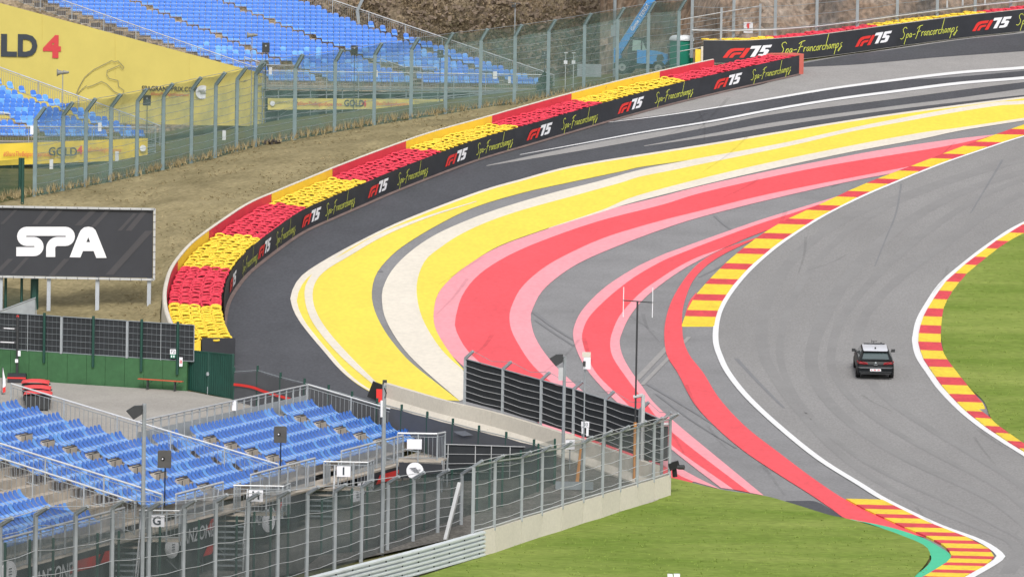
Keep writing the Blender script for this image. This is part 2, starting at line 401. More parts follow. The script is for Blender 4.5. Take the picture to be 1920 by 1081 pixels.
sheet('cream_band', EDGE[:-1], [(x + 3 + (9 if 470 < y else 0), y + 3) for x, y in EDGE[:-1]], CREAM, .026, 110, 1, 'thin cream edge outside the outer yellow band')
sheet('yellow_band', [(x + 2, y + 2) for x, y in EDGE[:-1]], Y1I, YEL, .024, 130, 10, 'broad outer yellow painted band')
sheet('cream_band', [(893, 378), (803, 405), (712, 439), (644, 477), (599, 502), (576, 529), (571, 556), (580, 593), (603, 629), (644, 674), (700, 722)],
      [(894, 379), (803, 409), (721, 443), (653, 482), (612, 507), (592, 529), (586, 556), (594, 588), (617, 624), (658, 670), (712, 724)], CREAM, .040, 60, 1, 'thin cream stripe inside the outer yellow band')
sheet('cream_band', CRO, CRI, CREAM, .026, 130, 6, 'broad cream band swelling between the two yellow bands')
sheet('yellow_band', CRI[:-1], Y2I, YEL, .028, 130, 10, 'inner yellow painted band beside the cream one')
sheet('cream_band', Y2I[:9], C2I, CREAM, .032, 70, 2, 'thin cream border under the inner yellow band')
sheet('pink_band', P1O, R1O, PINK, .024, 120, 3, 'outer pink border of the broad red band')
sheet('red_band', R1O, R1I, RED, .028, 120, 8, 'broad red painted band sweeping through the run-off')
sheet('pink_band', R1I, P2I, PINK, .024, 110, 3, 'inner pink border of the broad red band')
Q1 = [(1571, 368), (1556, 373), (1500, 390), (1425, 413), (1350, 439), (1275, 466), (1240, 479), (1188, 504), (1133, 540), (1093, 580), (1077, 611), (1075, 634), (1083, 661), (1097, 688), (1120, 717), (1160, 757), (1262, 845), (1352, 915)]
Q2 = [(1560, 376), (1545, 381), (1500, 396), (1425, 420), (1350, 447), (1275, 476), (1240, 491), (1188, 521), (1142, 557), (1106, 593), (1093, 620), (1092, 639), (1100, 666), (1120, 702), (1162, 744), (1256, 832), (1376, 918)]
Q3 = [(1520, 408), (1480, 419), (1440, 432), (1400, 447), (1361, 464), (1312, 481), (1275, 499), (1238, 522), (1201, 549), (1165, 588), (1149, 620), (1144, 645), (1150, 672), (1177, 712), (1203, 745), (1256, 807), (1406, 924)]
Q4 = [(1361, 464), (1312, 488), (1275, 509), (1238, 535), (1205, 563), (1180, 595), (1166, 625), (1162, 645), (1172, 677), (1203, 723), (1249, 777), (1432, 929)]
sheet('pink_band', Q1, Q2, PINK, .024, 110, 2, 'outer pink border of the narrow red band')
sheet('red_band', Q2, Q3, RED, .028, 110, 6, 'narrow red painted band between pink borders')
sheet('pink_band', Q3[4:], Q4, PINK, .024, 90, 2, 'inner pink border of the narrow red band')
sheet('red_band', [(1361, 465), (1324, 484), (1298, 506), (1275, 536), (1257, 570), (1247, 607), (1246, 640), (1252, 670), (1271, 700), (1301, 756), (1342, 801), (1395, 846), (1462, 891), (1522, 929), (1560, 955), (1590, 974), (1650, 985), (1702, 1000), (1735, 1008)],
      [(1440, 439), (1390, 461), (1350, 481), (1322, 501), (1300, 526), (1288, 552), (1280, 582), (1279, 611), (1282, 640), (1294, 668), (1319, 700), (1350, 749), (1399, 801), (1462, 850), (1522, 895), (1582, 935), (1640, 962), (1700, 992), (1738, 1009)],
      RED, .030, 120, 4, 'thin red band running down beside the racing surface')
sheet('red_band', [(1303, 552), (1293, 565), (1285, 590), (1283, 608)], [(1306, 548), (1300, 572), (1292, 590), (1284, 608)], RED, .026, 12, 1, 'small red tongue beside the kerb end')
sheet('green_band', [(1590, 974), (1631, 983), (1687, 1004), (1725, 1022), (1743, 1038), (1745, 1052), (1728, 1070), (1700, 1086), (1670, 1100)],
      [(1596, 974), (1669, 989), (1725, 1007), (1762, 1026), (1783, 1041), (1781, 1052), (1757, 1070), (1732, 1086), (1705, 1100)], GREENP, .032, 60, 3, 'mint green strip behind the near kerb')
sheet('dark_patch', [(1474, 939), (1500, 939), (1524, 939), (1540, 944)], [(1462, 944), (1508, 954), (1555, 968), (1592, 976)], DARK, .020, 16, 4, 'dark asphalt patch beside the grass', 'asphalt')
# repairs and rubber marks
for i, (a, b, wd) in enumerate([((1193, 712), (1262, 640), .30), ((1203, 722), (1292, 632), .22)]):
    line('pale_strip', [a, ((a[0] + b[0]) / 2, (a[1] + b[1]) / 2), b], wd, wd, ['wider', 'narrower'][i] + ' pale repair strip across the run-off', .022, PALE, 20)
SKID = mat('rubber_mark', (.195, .195, .205), .85, .08, 1)
skids = [([(1000, 585), (1040, 615), (1080, 640)], .25), ([(1005, 600), (1040, 625), (1075, 648)], .2), ([(1690, 345), (1680, 400), (1660, 450), (1640, 500)], .12), ([(1880, 300), (1850, 350), (1820, 400)], .14),
         ([(1380, 672), (1420, 715), (1470, 765)], .22), ([(1478, 118), (1455, 150), (1443, 172)], .35), ([(1530, 130), (1505, 160), (1498, 178)], .28), ([(1870, 102), (1860, 120), (1850, 130)], .3),
         ([(1610, 133), (1620, 148), (1630, 156)], .2), ([(1640, 120), (1740, 120), (1850, 122), (1920, 124)], .16), ([(1340, 405), (1370, 430), (1405, 445)], .2), ([(1390, 470), (1350, 500), (1310, 520)], .15),
         ([(1215, 720), (1290, 765), (1345, 800)], .22), ([(1230, 738), (1300, 790), (1380, 840)], .15), ([(1560, 350), (1620, 330), (1700, 300)], .1), ([(700, 500), (715, 510)], .4)]
for i, (c, wd) in enumerate(skids):
    line('tyre_mark', c, wd, wd * .6, ['short', 'long', 'faint', 'curved'][i % 4] + ' dark tyre mark on the asphalt', .021, SKID, 30)['group'] = 'tyre marks on the asphalt'
RUBL = mat('rubbered_line', (.234, .229, .228), .8, .08, .3, fine=.08, bscale=9)
wlp, wrp = crom([(x, y, 0) for x, y in WL], 60), crom([(x, y, 0) for x, y in WR[:-1] + [(2060, 935), (2100, 1105)]], 60)
for i, (t0, wd) in enumerate(((.16, .8), (.24, .5), (.42, .9), (.55, .6), (.70, .7))):
    line('rubbered_line', [tuple(wlp[k].lerp(wrp[k], t0 + .05 * math.sin(k * .25 + i)).xy) for k in range(0, 60, 3)], wd, wd * .5, ['outermost', 'second', 'middle', 'fourth', 'innermost'][i] + ' faint band of tyre rubber along the racing surface', .019, RUBL, 120)
FILM = net('rubber_film', (.05, .05, .052), .10)
random.seed(31)
for i in range(26):
    x, y = [(random.uniform(1180, 1330), random.uniform(560, 860)), (random.uniform(1380, 1850), random.uniform(330, 640)), (random.uniform(760, 1150), random.uniform(420, 640)), (random.uniform(1380, 1900), random.uniform(700, 1000)), (random.uniform(1250, 1880), random.uniform(150, 300))][i % 5]
    dx, dy = (random.uniform(20, 60), random.uniform(25, 60)) if i % 5 in (0, 3) else (random.uniform(-90, 20), random.uniform(25, 70))
    line('tyre_mark', [(x, y), (x + dx * .45 + random.uniform(-6, 6), y + dy * .5), (x + dx, y + dy)], random.uniform(.12, .3), .08, 'thin smear of tyre rubber across asphalt and paint', .046, FILM, 24)['group'] = 'rubber smears'
# grass
sheet('mown_lawn', [(1258, 898), (1240, 935), (1180, 955), (1093, 983), (1016, 1008), (928, 1036), (905, 1045), (780, 1085), (700, 1110)],
      [(1262, 898), (1350, 919), (1432, 931), (1480, 944), (1555, 967), (1592, 975), (1687, 1004), (1744, 1040), (1690, 1110)], GRASS, .06, 60, 40, 'bright mown grass in front of the concrete wall', 'grass')
sheet('mown_lawn', [(1764, 630), (1766, 600), (1772, 570), (1787, 538), (1808, 512), (1835, 488), (1870, 462), (1920, 439), (2010, 400)],
      [(2060, 930), (2060, 880), (2060, 800), (2060, 730), (2060, 660), (2060, 600), (2060, 540), (2060, 480), (2060, 420)], GRASS, .06, 50, 40, 'mown grass inside the bend beyond the inner kerb', 'grass')
sheet('mown_lawn', [(1764, 630), (1766, 645), (1772, 668), (1796, 701), (1820, 730), (1846, 756), (1860, 788), (1895, 815), (1925, 833), (2050, 915)],
      [(2060, 930), (2060, 930), (2060, 930), (2060, 930), (2060, 930), (2060, 930), (2060, 930), (2060, 930), (2060, 930), (2060, 930)], GRASS, .056, 50, 30, 'lower mown grass inside the bend by the stepped kerb', 'grass')
# grass blades along the lawn that break up its edges
gb = MB(); random.seed(3)
for i in range(2500):
    if i % 3: px, py = random.uniform(800, 1740), random.uniform(905, 1090)
    else: px, py = random.uniform(1765, 1925), random.uniform(440, 830)
    if i % 3:
        lim = 898 + (max(px, 1258) - 1258) * .235
        wl = 1045 - (px - 905) * .326 if px < 1258 else lim
        if py < max(lim, wl) + 2: continue
        if px > 1590 and py < 975 + (px - 1590) * .42 + 4: continue
    else:
        e = 1764 + max(0, (560 - py)) * 1.1 if py < 560 else 1764 + max(0, py - 660) * .75
        if px < e + 4: continue
    p = U(px, py, .05); a = random.uniform(0, 6.28); hh = random.uniform(.03, .06)
    for k in range(3):
        a += 2.1; q = p + V((random.uniform(-.15, .15), random.uniform(-.15, .15), 0)); s = V((math.cos(a), math.sin(a), 0)) * .03
        gb.add([q - s, q + s, q + V((random.uniform(-.06, .06), random.uniform(-.06, .06), hh))], [(0, 1, 2)])
obj('grass_blades', gb, mat('grass_blade', (.19, .27, .05), .95, 0, .4, c2=(.26, .33, .08), spec=.1), kind='stuff', label='short grass blades on the mown lawns', cat='grass', fix=False)
# ---------------------------------------------------------------- kerbs
def kerb(label, Lc, Rc, cuts, first_yellow=True, ht=(.05, .09)):
    def xi(C, y):
        for (xa, ya), (xb, yb) in zip(C, C[1:]):
            lo, hi = min(ya, yb), max(ya, yb)
            if lo <= y <= hi and hi > lo: return xa + (xb - xa) * (y - ya) / (yb - ya)
        return C[0][0] if abs(y - C[0][1]) < abs(y - C[-1][1]) else C[-1][0]
    r = root('kerb', U(xi(Lc, cuts[0]), cuts[0]), label, 'kerb', kind='structure')
    for i, (a, b) in enumerate(zip(cuts, cuts[1:])):
        yel = (i % 2 == 0) == first_yellow
        g2 = .0
        c = [(xi(Lc, a), a), (xi(Rc, a), a), (xi(Rc, b), b), (xi(Lc, b), b)]
        top = [U(*q, z) for q, z in zip(c, (ht[1], ht[0], ht[0], ht[1]))]; bot = [U(*q, -.05) for q in c]
        mb = MB(); mb.add(bot + top, [(3, 2, 1, 0), (4, 5, 6, 7), (0, 1, 5, 4), (1, 2, 6, 5), (2, 3, 7, 6), (3, 0, 4, 7)])
        obj('kerb_block', mb, KYEL if yel else KRED, r)
z3 = lambda L: [(1200 + x / 2.667, 240 + y / 2.667) for x, y in L]
z2 = lambda L: [(1200 + x / 2.667, 700 + y / 2.667) for x, y in L]
kl = z3([(208, 995), (210, 988), (240, 905), (290, 825), (360, 750), (440, 670), (530, 595), (640, 515), (770, 445), (920, 380), (1065, 310), (1225, 245), (1375, 190), (1540, 125), (1705, 65), (1860, 10), (2150, -90)])
kr = [(x - 4.5 + (1.5 if y < 450 else 0), y - 1) for x, y in WL[:14]]
cuts = [240 + v / 2.667 for v in (992, 948, 917, 868, 837, 787, 760, 712, 683, 635, 607, 560, 532, 487, 460, 417, 392, 350, 322, 283, 260, 220, 198, 158, 135, 97, 75, 38, 12, -15, -40)]
kerb('red and yellow kerb along the outer edge of the climb', kl, kr, cuts)
kl2 = [(x + 4.5, y) for x, y in WR]
kr2 = z3([(2200, 390), (1920, 540), (1830, 590), (1740, 660), (1650, 735), (1590, 810), (1550, 880), (1520, 960), (1505, 1030), (1503, 1067)]) + z2([(1518, -100), (1590, 0), (1650, 80), (1725, 163)])
cuts = [240 + v / 2.667 for v in (455, 490, 530, 570, 608, 650, 690, 733, 775, 820, 862, 908, 948, 992, 1033)] + [643, 659, 675, 690, 709, 724, 741, 756, 766]
kerb('red and yellow kerb around the inside of the bend', kl2, kr2, cuts, True)
kerb('narrow red and yellow kerb running on past the step', kl2, z2([(1680, 170), (1760, 230), (1850, 305), (1920, 350), (2100, 480), (2250, 580)]), [766, 773, 786, 801, 814, 829, 843, 857, 872, 887], True)
kerb('red and yellow kerb at the foot of the near lawn', z2([(1030, 635), (1130, 688), (1240, 738), (1330, 780), (1430, 820), (1520, 865), (1560, 912), (1545, 945), (1440, 1010), (1330, 1070)]),
     [(x - 5, y) for x, y in z2([(1225, 635), (1450, 745), (1650, 822), (1760, 880), (1785, 920), (1745, 960), (1650, 1010), (1540, 1070)])],
     [700 + v / 2.667 for v in (634, 663, 685, 710, 730, 755, 777, 800, 820, 840, 857, 880, 897, 918, 933, 953, 967, 988, 1003, 1022, 1040, 1060)])
# ================================================================ lettering on the trackside banners
F1R = [[(0, 0), (.28, .60), (.44, .78), (.66, .84), (1.24, .84), (1.13, .60), (.74, .60), (.56, .53), (.44, .40), (.25, 0)],
       [(.34, 0), (.50, .34), (.60, .43), (.75, .47), (1.06, .47), (.97, .28), (.76, .28), (.66, .22), (.56, 0)],
       [(.92, 0), (1.32, .84), (1.58, .84), (1.18, 0)]]
F1W = [[(1.62, 1.0), (2.22, 1.0), (2.13, .78), (1.82, .05), (1.54, .05), (1.86, .76), (1.53, .76)],
       [(2.32, 1.0), (2.90, 1.0), (2.81, .78), (2.49, .78), (2.44, .64), (2.62, .64), (2.72, .54), (2.56, .14), (2.42, .05), (1.96, .05), (2.04, .26), (2.32, .26), (2.40, .44), (2.10, .44)]]
GL = {'S': (.62, [[(.58, .92), (.45, 1.08), (.22, 1.05), (.12, .85), (.25, .65), (.40, .45), (.36, .18), (.16, .02), (-.02, .10)]]),
      'p': (.36, [[(.06, .45), (.02, 0), (-.05, -.50)], [(.05, .32), (.18, .48), (.28, .36), (.20, .12), (.04, .10)]]),
      'a': (.38, [[(.27, .44), (.12, .46), (.03, .22), (.11, .05), (.22, .20), (.28, .44), (.27, .10), (.36, .10)]]),
      '-': (.42, [[(.02, .30), (.34, .34)]]),
      'F': (.62, [[(.30, 1.0), (.20, .5), (.05, -.12)], [(.02, .82), (.25, 1.0), (.62, 1.08)], [(.08, .48), (.32, .54), (.50, .56)]]),
      'r': (.30, [[(.04, .46), (.05, .06)], [(.05, .28), (.14, .46), (.28, .42)]]),
      'n': (.36, [[(.04, .46), (.04, .05)], [(.04, .28), (.16, .47), (.25, .36), (.27, .06), (.34, .10)]]),
      'c': (.31, [[(.27, .40), (.13, .46), (.03, .24), (.10, .06), (.28, .12)]]),
      'o': (.33, [[(.16, .46), (.03, .26), (.12, .05), (.27, .22), (.20, .45), (.32, .40)]]),
      'h': (.38, [[(.16, 1.45), (.09, .7), (.04, .04)], [(.05, .26), (.17, .46), (.26, .34), (.28, .06), (.36, .10)]]),
      'm': (.50, [[(.04, .46), (.04, .05)], [(.04, .28), (.13, .47), (.20, .34), (.22, .06)], [(.22, .28), (.32, .47), (.40, .34), (.42, .06), (.48, .10)]]),
      's': (.36, [[(.30, .50), (.12, .42), (.22, .22), (.14, -.10), (-.05, -.32), (.02, -.05), (.34, .16)]])}
def script(sx, scale, shear=.22, wd=.06):
    x = 0; vs = []; fs = []
    for ch in sx:
        adv, st = GL[ch]
        for s in st:
            pts = crom([(x + a + shear * b, b, 0) for a, b in s], 10)
            v, f = ribbon(pts, wd); o = len(vs); vs += v; fs += [tuple(i + o for i in q) for q in f]
        x += adv
    return [V((v.x - x / 2, v.y, 0)) * scale for v in vs], fs
SCR = script('Spa-Francorchamps', .62); SCR = ([V((v.x * 1.1, v.y, 0)) for v in SCR[0]], SCR[1])
def wrap(vf, path, s0, z0, off):       # bend flat lettering round a barrier
    vs, fs = vf; out = []
    for v in vs:
        p = path.at(s0 + v.x); n = path.nrm(s0 + v.x); out.append(p + n * off + V((0, 0, z0 + v.y)))
    mb = MB(); mb.add(out, fs); return mb
def polyfill(polys, sc_, dx=0):
    vs = []; fs = []
    for P in polys:
        o = len(vs); vs += [V((x * sc_ + dx, y * sc_, 0)) for x, y in P]; fs.append(tuple(range(o, o + len(P))))
    return vs, fs
def tri(mb):
    me = mesh_of(mb, 'tmp', None); bm = bmesh.new(); bm.from_mesh(me); bmesh.ops.triangulate(bm, faces=bm.faces[:])
    r = MB(); bm.verts.ensure_lookup_table(); r.v = [v.co.copy() for v in bm.verts]; r.f = [tuple(v.index for v in f.verts) for f in bm.faces]
    bm.free(); bpy.data.meshes.remove(me); return r
def torus(r1, r2, n=14, k=6, flat=1.0):
    mb = MB()
    for i in range(n):
        a = 2 * math.pi * i / n
        for j in range(k):
            b = 2 * math.pi * j / k + .3; rr = r1 + r2 * math.cos(b)
            mb.v.append(V((rr * math.cos(a), rr * math.sin(a), r2 * flat * math.sin(b))))
    for i in range(n):
        for j in range(k): mb.f.append((i * k + j, ((i + 1) % n) * k + j, ((i + 1) % n) * k + (j + 1) % k, i * k + (j + 1) % k))
    return mb
TYRE = torus(.240, .054, 14, 6, 1.15)
ty_r, ty_y = mesh_of(TYRE, 'tyre', TRED, True), mesh_of(TYRE, 'tyre', TYEL, True)

# ================================================================ the long tyre wall round the outside
bp = Path(crom([U(x, y) for x, y in BARB], 260))
bp_flip = Path(list(reversed(bp.p)))
# normal() points right of travel; travelling from far right to the lower left the track lies on the left
def inward(s): return -bp.nrm(s)
BH = 1.30
cuts_s = [bp.near(x) for x in (1295, 1132, 979, 830, 689, 580, 492)] 
l0 = bp.len
cuts_s += [min(range(600), key=lambda i: (PJ(bp.at(l0 * i / 600) + V((0, 0, BH)))[1] - yy) ** 2) * l0 / 600 for yy in (504, 572)]
def seg(s):                              # 0 red, 1 yellow ...
    return sum(1 for c in cuts_s if s > c) % 2
tb = root('tyre_barrier', bp.at(bp.len * .5), 'long curved tyre barrier in red and yellow sections outside the bend', 'tyre barrier')
NR = 200
bn = MB(); bn.grid([[bp.at(s) + inward(s) * (.05 + .025 * math.sin(s * 2.1) * e) + V((0, 0, z)) for z, e in ((.10, 0), (.5, 1), (.95, 1), (BH, 0))] for s in [bp.len * i / NR * .925 for i in range(NR + 1)]])
ban = obj('banner', bn, BLACK, tb, fix=False, smooth=True)
sk = MB(); sk.grid([[bp.at(s) + inward(s) * o + V((0, 0, z)) for o, z in ((.02, .12), (.22, .035))] for s in [bp.len * i / NR * .93 for i in range(NR + 1)]])
obj('rubber_skirt', sk, mat('dusty_skirt', (.16, .115, .105), .9, .2, 1.2), tb, fix=False)
co = MB(); co.grid([[bp.at(s) - inward(s) * o + V((0, 0, z)) for o, z in ((.04, .02), (.04, 1.02), (1.5, 1.02), (2.68, 1.02), (2.68, .02))] for s in [bp.len * i / NR for i in range(NR + 1)]])
obj('tyre_stack_core', co, RUB, tb, fix=False)
en = MB()
e0, en0 = bp.at(bp.len), inward(bp.len)
tdir = (bp.at(bp.len) - bp.at(bp.len - .6)).normalized()
en.prism([e0 - en0 * 1.55 + tdir * .08, e0 + en0 * .06 + tdir * .08, e0 + en0 * .06 + tdir * .08 + V((0, 0, 1.32)), e0 - en0 * 1.55 + tdir * .08 + V((0, 0, 1.32))], tdir * .03)
obj('end_cover', en, BLACK, tb)
en2 = MB(); en2.prism([e0 - en0 * 2.62 + tdir * .06, e0 - en0 * 1.6 + tdir * .06, e0 - en0 * 1.6 + tdir * .06 + V((0, 0, 1.2)), e0 - en0 * 2.62 + tdir * .06 + V((0, 0, 1.2))], tdir * .03)
obj('end_cover', en2, TYEL, tb)
# red end block at the far tip
e1, n1 = bp.at(0), inward(0); t1 = (bp.at(0) - bp.at(.6)).normalized()
eb = MB(); eb.prism([e1 + n1 * .06, e1 + n1 * .06 + t1 * .5, e1 - n1 * 1.0 + t1 * .9, e1 - n1 * 2.6 + t1 * .5, e1 - n1 * 2.6], V((0, 0, 1.34)))
obj('end_block', eb, mat('faded_red_belt', (.56, .13, .10), .7, .1, 1), tb)
ts = []
random.seed(11)
s = .35
while s < bp.len - .2:
    n = inward(s)
    for k in range(5):
        ss = s + (.29 if k % 2 else 0) + random.uniform(-.04, .04)
        if ss > bp.len - .1: continue
        p = bp.at(ss) - inward(ss) * (.34 + .52 * k + random.uniform(-.03, .03)) + V((0, 0, 1.20 + random.uniform(-.03, .05)))
        ts.append((p, seg(ss + .18 * k), -.30 * 0 + random.uniform(.16, .40), random.uniform(-.13, .13)))
    s += .63
vis = sorted(range(len(ts)), key=lambda i: ts[i][0].y)
near = set(vis[:300])
stf = [MB(), MB()]
for i, (p, cl, rx, ry) in enumerate(ts):
    if i in near: inst('tyre', ty_y if cl else ty_r, p, 0, tb, rot=(rx, ry, 0))
    else:
        M = Matrix.Rotation(rx, 3, 'X') @ Matrix.Rotation(ry, 3, 'Y')
        stf[cl].add([M @ v + p for v in TYRE.v], TYRE.f)
obj('far_tyres', stf[0], TRED, tb, kind='stuff', smooth=True, fix=False); obj('far_tyres', stf[1], TYEL, tb, kind='stuff', smooth=True, fix=False)
sb = MB()
for x in (1361, 1180, 1010, 852, 706, 580, 492, 434):
    s0 = bp.near(x); 
    if x == 434: s0 = min(range(600), key=lambda i: (PJ(bp.at(l0 * i / 600) + V((0, 0, .6)))[1] - 530) ** 2) * l0 / 600
    for P, mm, nm in ((F1R, LRED, 'red_emblem'), (F1W, LWHITE, 'white_numerals')):
        vf = polyfill(P, 1.0, -1.45); vf = ([V((v.x * 1.12, v.y * .68, 0)) for v in vf[0]], vf[1])
        mb = tri(wrap((([V((v.x, v.y, 0)) for v in vf[0]]), vf[1]), bp_flip, bp.len - s0, .34, .085))
        obj(nm, mb, mm, ban, fix=False)
for x in (1443, 1262, 1085, 925, 771, 634, 532, 461):
    s0 = bp.near(x)
    if x == 461: s0 = bp.near(464)
    mb = wrap(SCR, bp_flip, bp.len - s0, .36, .085); obj('script_lettering', mb, LLIME, ban, fix=False)
# concrete wall behind the tyres, painted in panels
WB = [V((p.x, p.y, p.z)) for p in (bp.at(bp.len * i / 220) - inward(bp.len * i / 220) * 2.80 for i in range(221))]
WB = WB[12:]
WB = [WB[0]] + [V((b.x, b.y, (a.z + b.z + c.z) / 3)) for a, b, c in zip(WB, WB[1:], WB[2:])] + [WB[-1]]
e = (WB[-1] - WB[-6]); WB += [WB[-1] + e * .35 + V((0, 0, -.02)), WB[-1] + e * .8]
wp = Path(WB)
cw = root('barrier_wall', wp.at(wp.len * .5), 'concrete wall behind the tyres painted in red and yellow panels', 'wall')
WH = 1.72
cb = MB()
sm = [wp.len * i / 200 for i in range(201)]
cb.grid([[wp.at(q) + wp.nrm(q) * o + V((0, 0, z)) for o, z in ((0, -.2), (0, WH - .02), (.05, WH), (.15, WH), (.2, WH - .05), (.3, -.4))] for q in sm])
obj('concrete_body', cb, CONC, cw)
bx = [1600, 1237, 1070, 920, 761, 622, 508]
bs = [0] + [wp.near(x) for x in bx[1:]]
lw = wp.len
bs += [min(range(600), key=lambda i: (PJ(wp.at(lw * i / 600) + V((0, 0, WH)))[1] - yy) ** 2) * lw / 600 for yy in (431, 488, 560)] + [wp.len]
for i, (a, b) in enumerate(zip(bs, bs[1:])):
    k = max(3, int((b - a) / .8)); pm = MB()
    pm.grid([[wp.at(q) - wp.nrm(q) * .02 + V((0, 0, z)) for z in (.1, WH - .04)] for q in [a + .015 + (b - a - .03) * j / k for j in range(k + 1)]])
    obj('painted_panel', pm, WYEL if i % 2 else WRED, cw, fix=False)

# ================================================================ the far wall at the top of the climb
FB = [(1318, 119), (1400, 119), (1460, 115), (1517, 110), (1595, 100), (1680, 88), (1800, 72), (1920, 59), (2040, 46)]
fp = Path(crom([U(x, y) for x, y in FB], 80))
fb = root('far_barrier', fp.at(fp.len / 2), 'black banner wall with tyres behind it at the top of the climb', 'tyre barrier')
FH = 1.52
fn = lambda q: fp.nrm(q)
mb = MB(); mb.grid([[fp.at(q) + fn(q) * .04 + V((0, 0, z)) for z in (.04, FH)] for q in [fp.len * i / 80 for i in range(81)]])
fban = obj('banner', mb, BLACK, fb, fix=False)
mb = MB(); mb.grid([[fp.at(q) + fn(q) * o + V((0, 0, z)) for o, z in ((.02, 0), (.02, FH + .03), (-.16, FH + .03), (-.16, FH - .3), (-2.1, FH - .3), (-2.1, 0))] for q in [fp.len * i / 80 for i in range(81)]])
obj('belt_edge', mb, CONCG, fb)
fs_ = [MB(), MB()]; fcuts = [fp.near(x) for x in (1460, 1655, 1852)]
q = .3
while q < fp.len:
    for k in range(3):
        p = fp.at(q + (.29 if k % 2 else 0)) - fn(q) * (.5 + .56 * k) + V((0, 0, FH - .08 + k * .06 + random.uniform(-.03, .05)))
        cl = 0 if sum(1 for c in fcuts if q > c) % 2 else 1
        M = Matrix.Rotation(random.uniform(-.15, .15), 3, 'X')
        fs_[cl].add([M @ v + p for v in TYRE.v], TYRE.f)
    q += .585
obj('tyres', fs_[0], TRED, fb, kind='stuff', smooth=True, fix=False); obj('tyres', fs_[1], TYEL, fb, kind='stuff', smooth=True, fix=False)
for x in (1402, 1637, 1858):
    for P, mm, nm in ((F1R, LRED, 'red_emblem'), (F1W, LWHITE, 'white_numerals')):
        vf = polyfill(P, 1.0, -1.45); obj(nm, tri(wrap(([V((v.x * 1.2, v.y * .76, 0)) for v in vf[0]], vf[1]), fp, fp.near(x), .38, .06)), mm, fban, fix=False)
for x in (1521, 1740, 1960): obj('script_lettering', wrap(([v * 1.18 for v in SCR[0]], SCR[1]), fp, fp.near(x), .45, .06), LLIME, fban, fix=False)
yb = MB(); p0 = U(1305, 121); yb.box(p0 + V((.12, .3, .5)), (.36, .7, 1.0)); obj('end_block', yb, TYEL, fb)
mb = MB(); p0 = U(1316, 121); mb.box(p0 + V((0, .2, .6)), (.14, .3, 1.2)); obj('end_post', mb, CONC, fb)

# ================================================================ bank of dry grass between the wall and the fence
FL1 = [(-30, 385), (65, 368), (117, 358), (160, 350), (207, 341), (256, 330), (305, 319), (358, 306), (403, 296), (443, 285), (478, 275)]
FL2 = [(552, 262), (627, 248), (701, 235), (770, 224), (835, 214), (900, 206), (964, 197), (1027, 187), (1094, 174), (1156, 162), (1214, 150), (1271, 138)]
top3 = crom([U(x, y) for x, y in FL1 + FL2], 90)
low3 = [wp.at(lw * (1 - i / 89.0)) + wp.nrm(lw * (1 - i / 89.0)) * .3 + V((0, 0, .1 + (WH - .45) * min(1, i / 22))) for i in range(90)]
SPL = U(-60, 600)
bank = MB(); rows = []
for i in range(90):
    a, b = low3[i], top3[i]; row = []
    for j in range(26):
        t = j / 25; p = a.lerp(b, t)
        k = math.sin(t * math.pi) * min(1, (b - a).length / 8)
        p.z += k * .25 + (noise.noise(p * .35) * .22 + noise.noise(p * 1.3) * .09) * min(1, k * 2.5)
        row.append(p)
    row.append(b + V((-1.5, 3, -.5))); rows.append(row)
bank.grid(rows)
obj('grass_bank', bank, DRY, kind='structure', label='dry grass bank between the painted wall and the netted fence', cat='bank', smooth=True, fix=False)
# the bank runs on to the lower left behind the board
b2 = MB(); rw2 = []
for j in range(26):
    t = j / 25; a = rows[0][j]; b = U(330 - 400 * t, 668)
    rw2.append([a.lerp(b, k / 20) + V((0, 0, (noise.noise(a.lerp(b, k / 20) * .4) * .2 - .1) * math.sin(math.pi * k / 20))) for k in range(21)])
b2.grid(rw2)
obj('grass_bank', b2, DRY, kind='structure', label='dry grass slope behind the large black board', cat='bank', smooth=True, fix=False)
tf = MB(); random.seed(5)
for i in range(4200):
    r = random.randrange(89); t = random.random(); p = low3[r].lerp(top3[r], t) if i % 3 else top3[r] + V((random.uniform(-.5, .5), random.uniform(-.5, .8), 0))
    p = p + V((random.uniform(-.4, .4), random.uniform(-.4, .4), .15)); hh = random.uniform(.04, .12) if i % 3 else random.uniform(.2, .55)
    for k in range(3):
        a = random.uniform(0, 6.28); s2 = V((math.cos(a), math.sin(a), 0)) * .035
        tf.add([p - s2, p + s2, p + V((random.uniform(-.2, .2), random.uniform(-.2, .2), hh))], [(0, 1, 2)])
obj('grass_tufts', tf, mat('straw', (.24, .195, .10), .95, 0, .5, c2=(.36, .29, .16)), kind='stuff', label='dry grass tufts on the bank and along the fence foot', cat='grass', fix=False)
rk = MB(); p0 = U(505, 271)
for k in range(5): rk.box(p0 + V((k * .22 - .4, random.uniform(-.2, .2), .12)), (.35, .3, .16), Matrix.Rotation(k * 1.3, 3, (.3, .5, 1)))
obj('stone', rk, mat('dark_stone', (.07, .06, .055), .9, .3, 3), label='dark stone lying at the top of the grass bank', cat='stone')

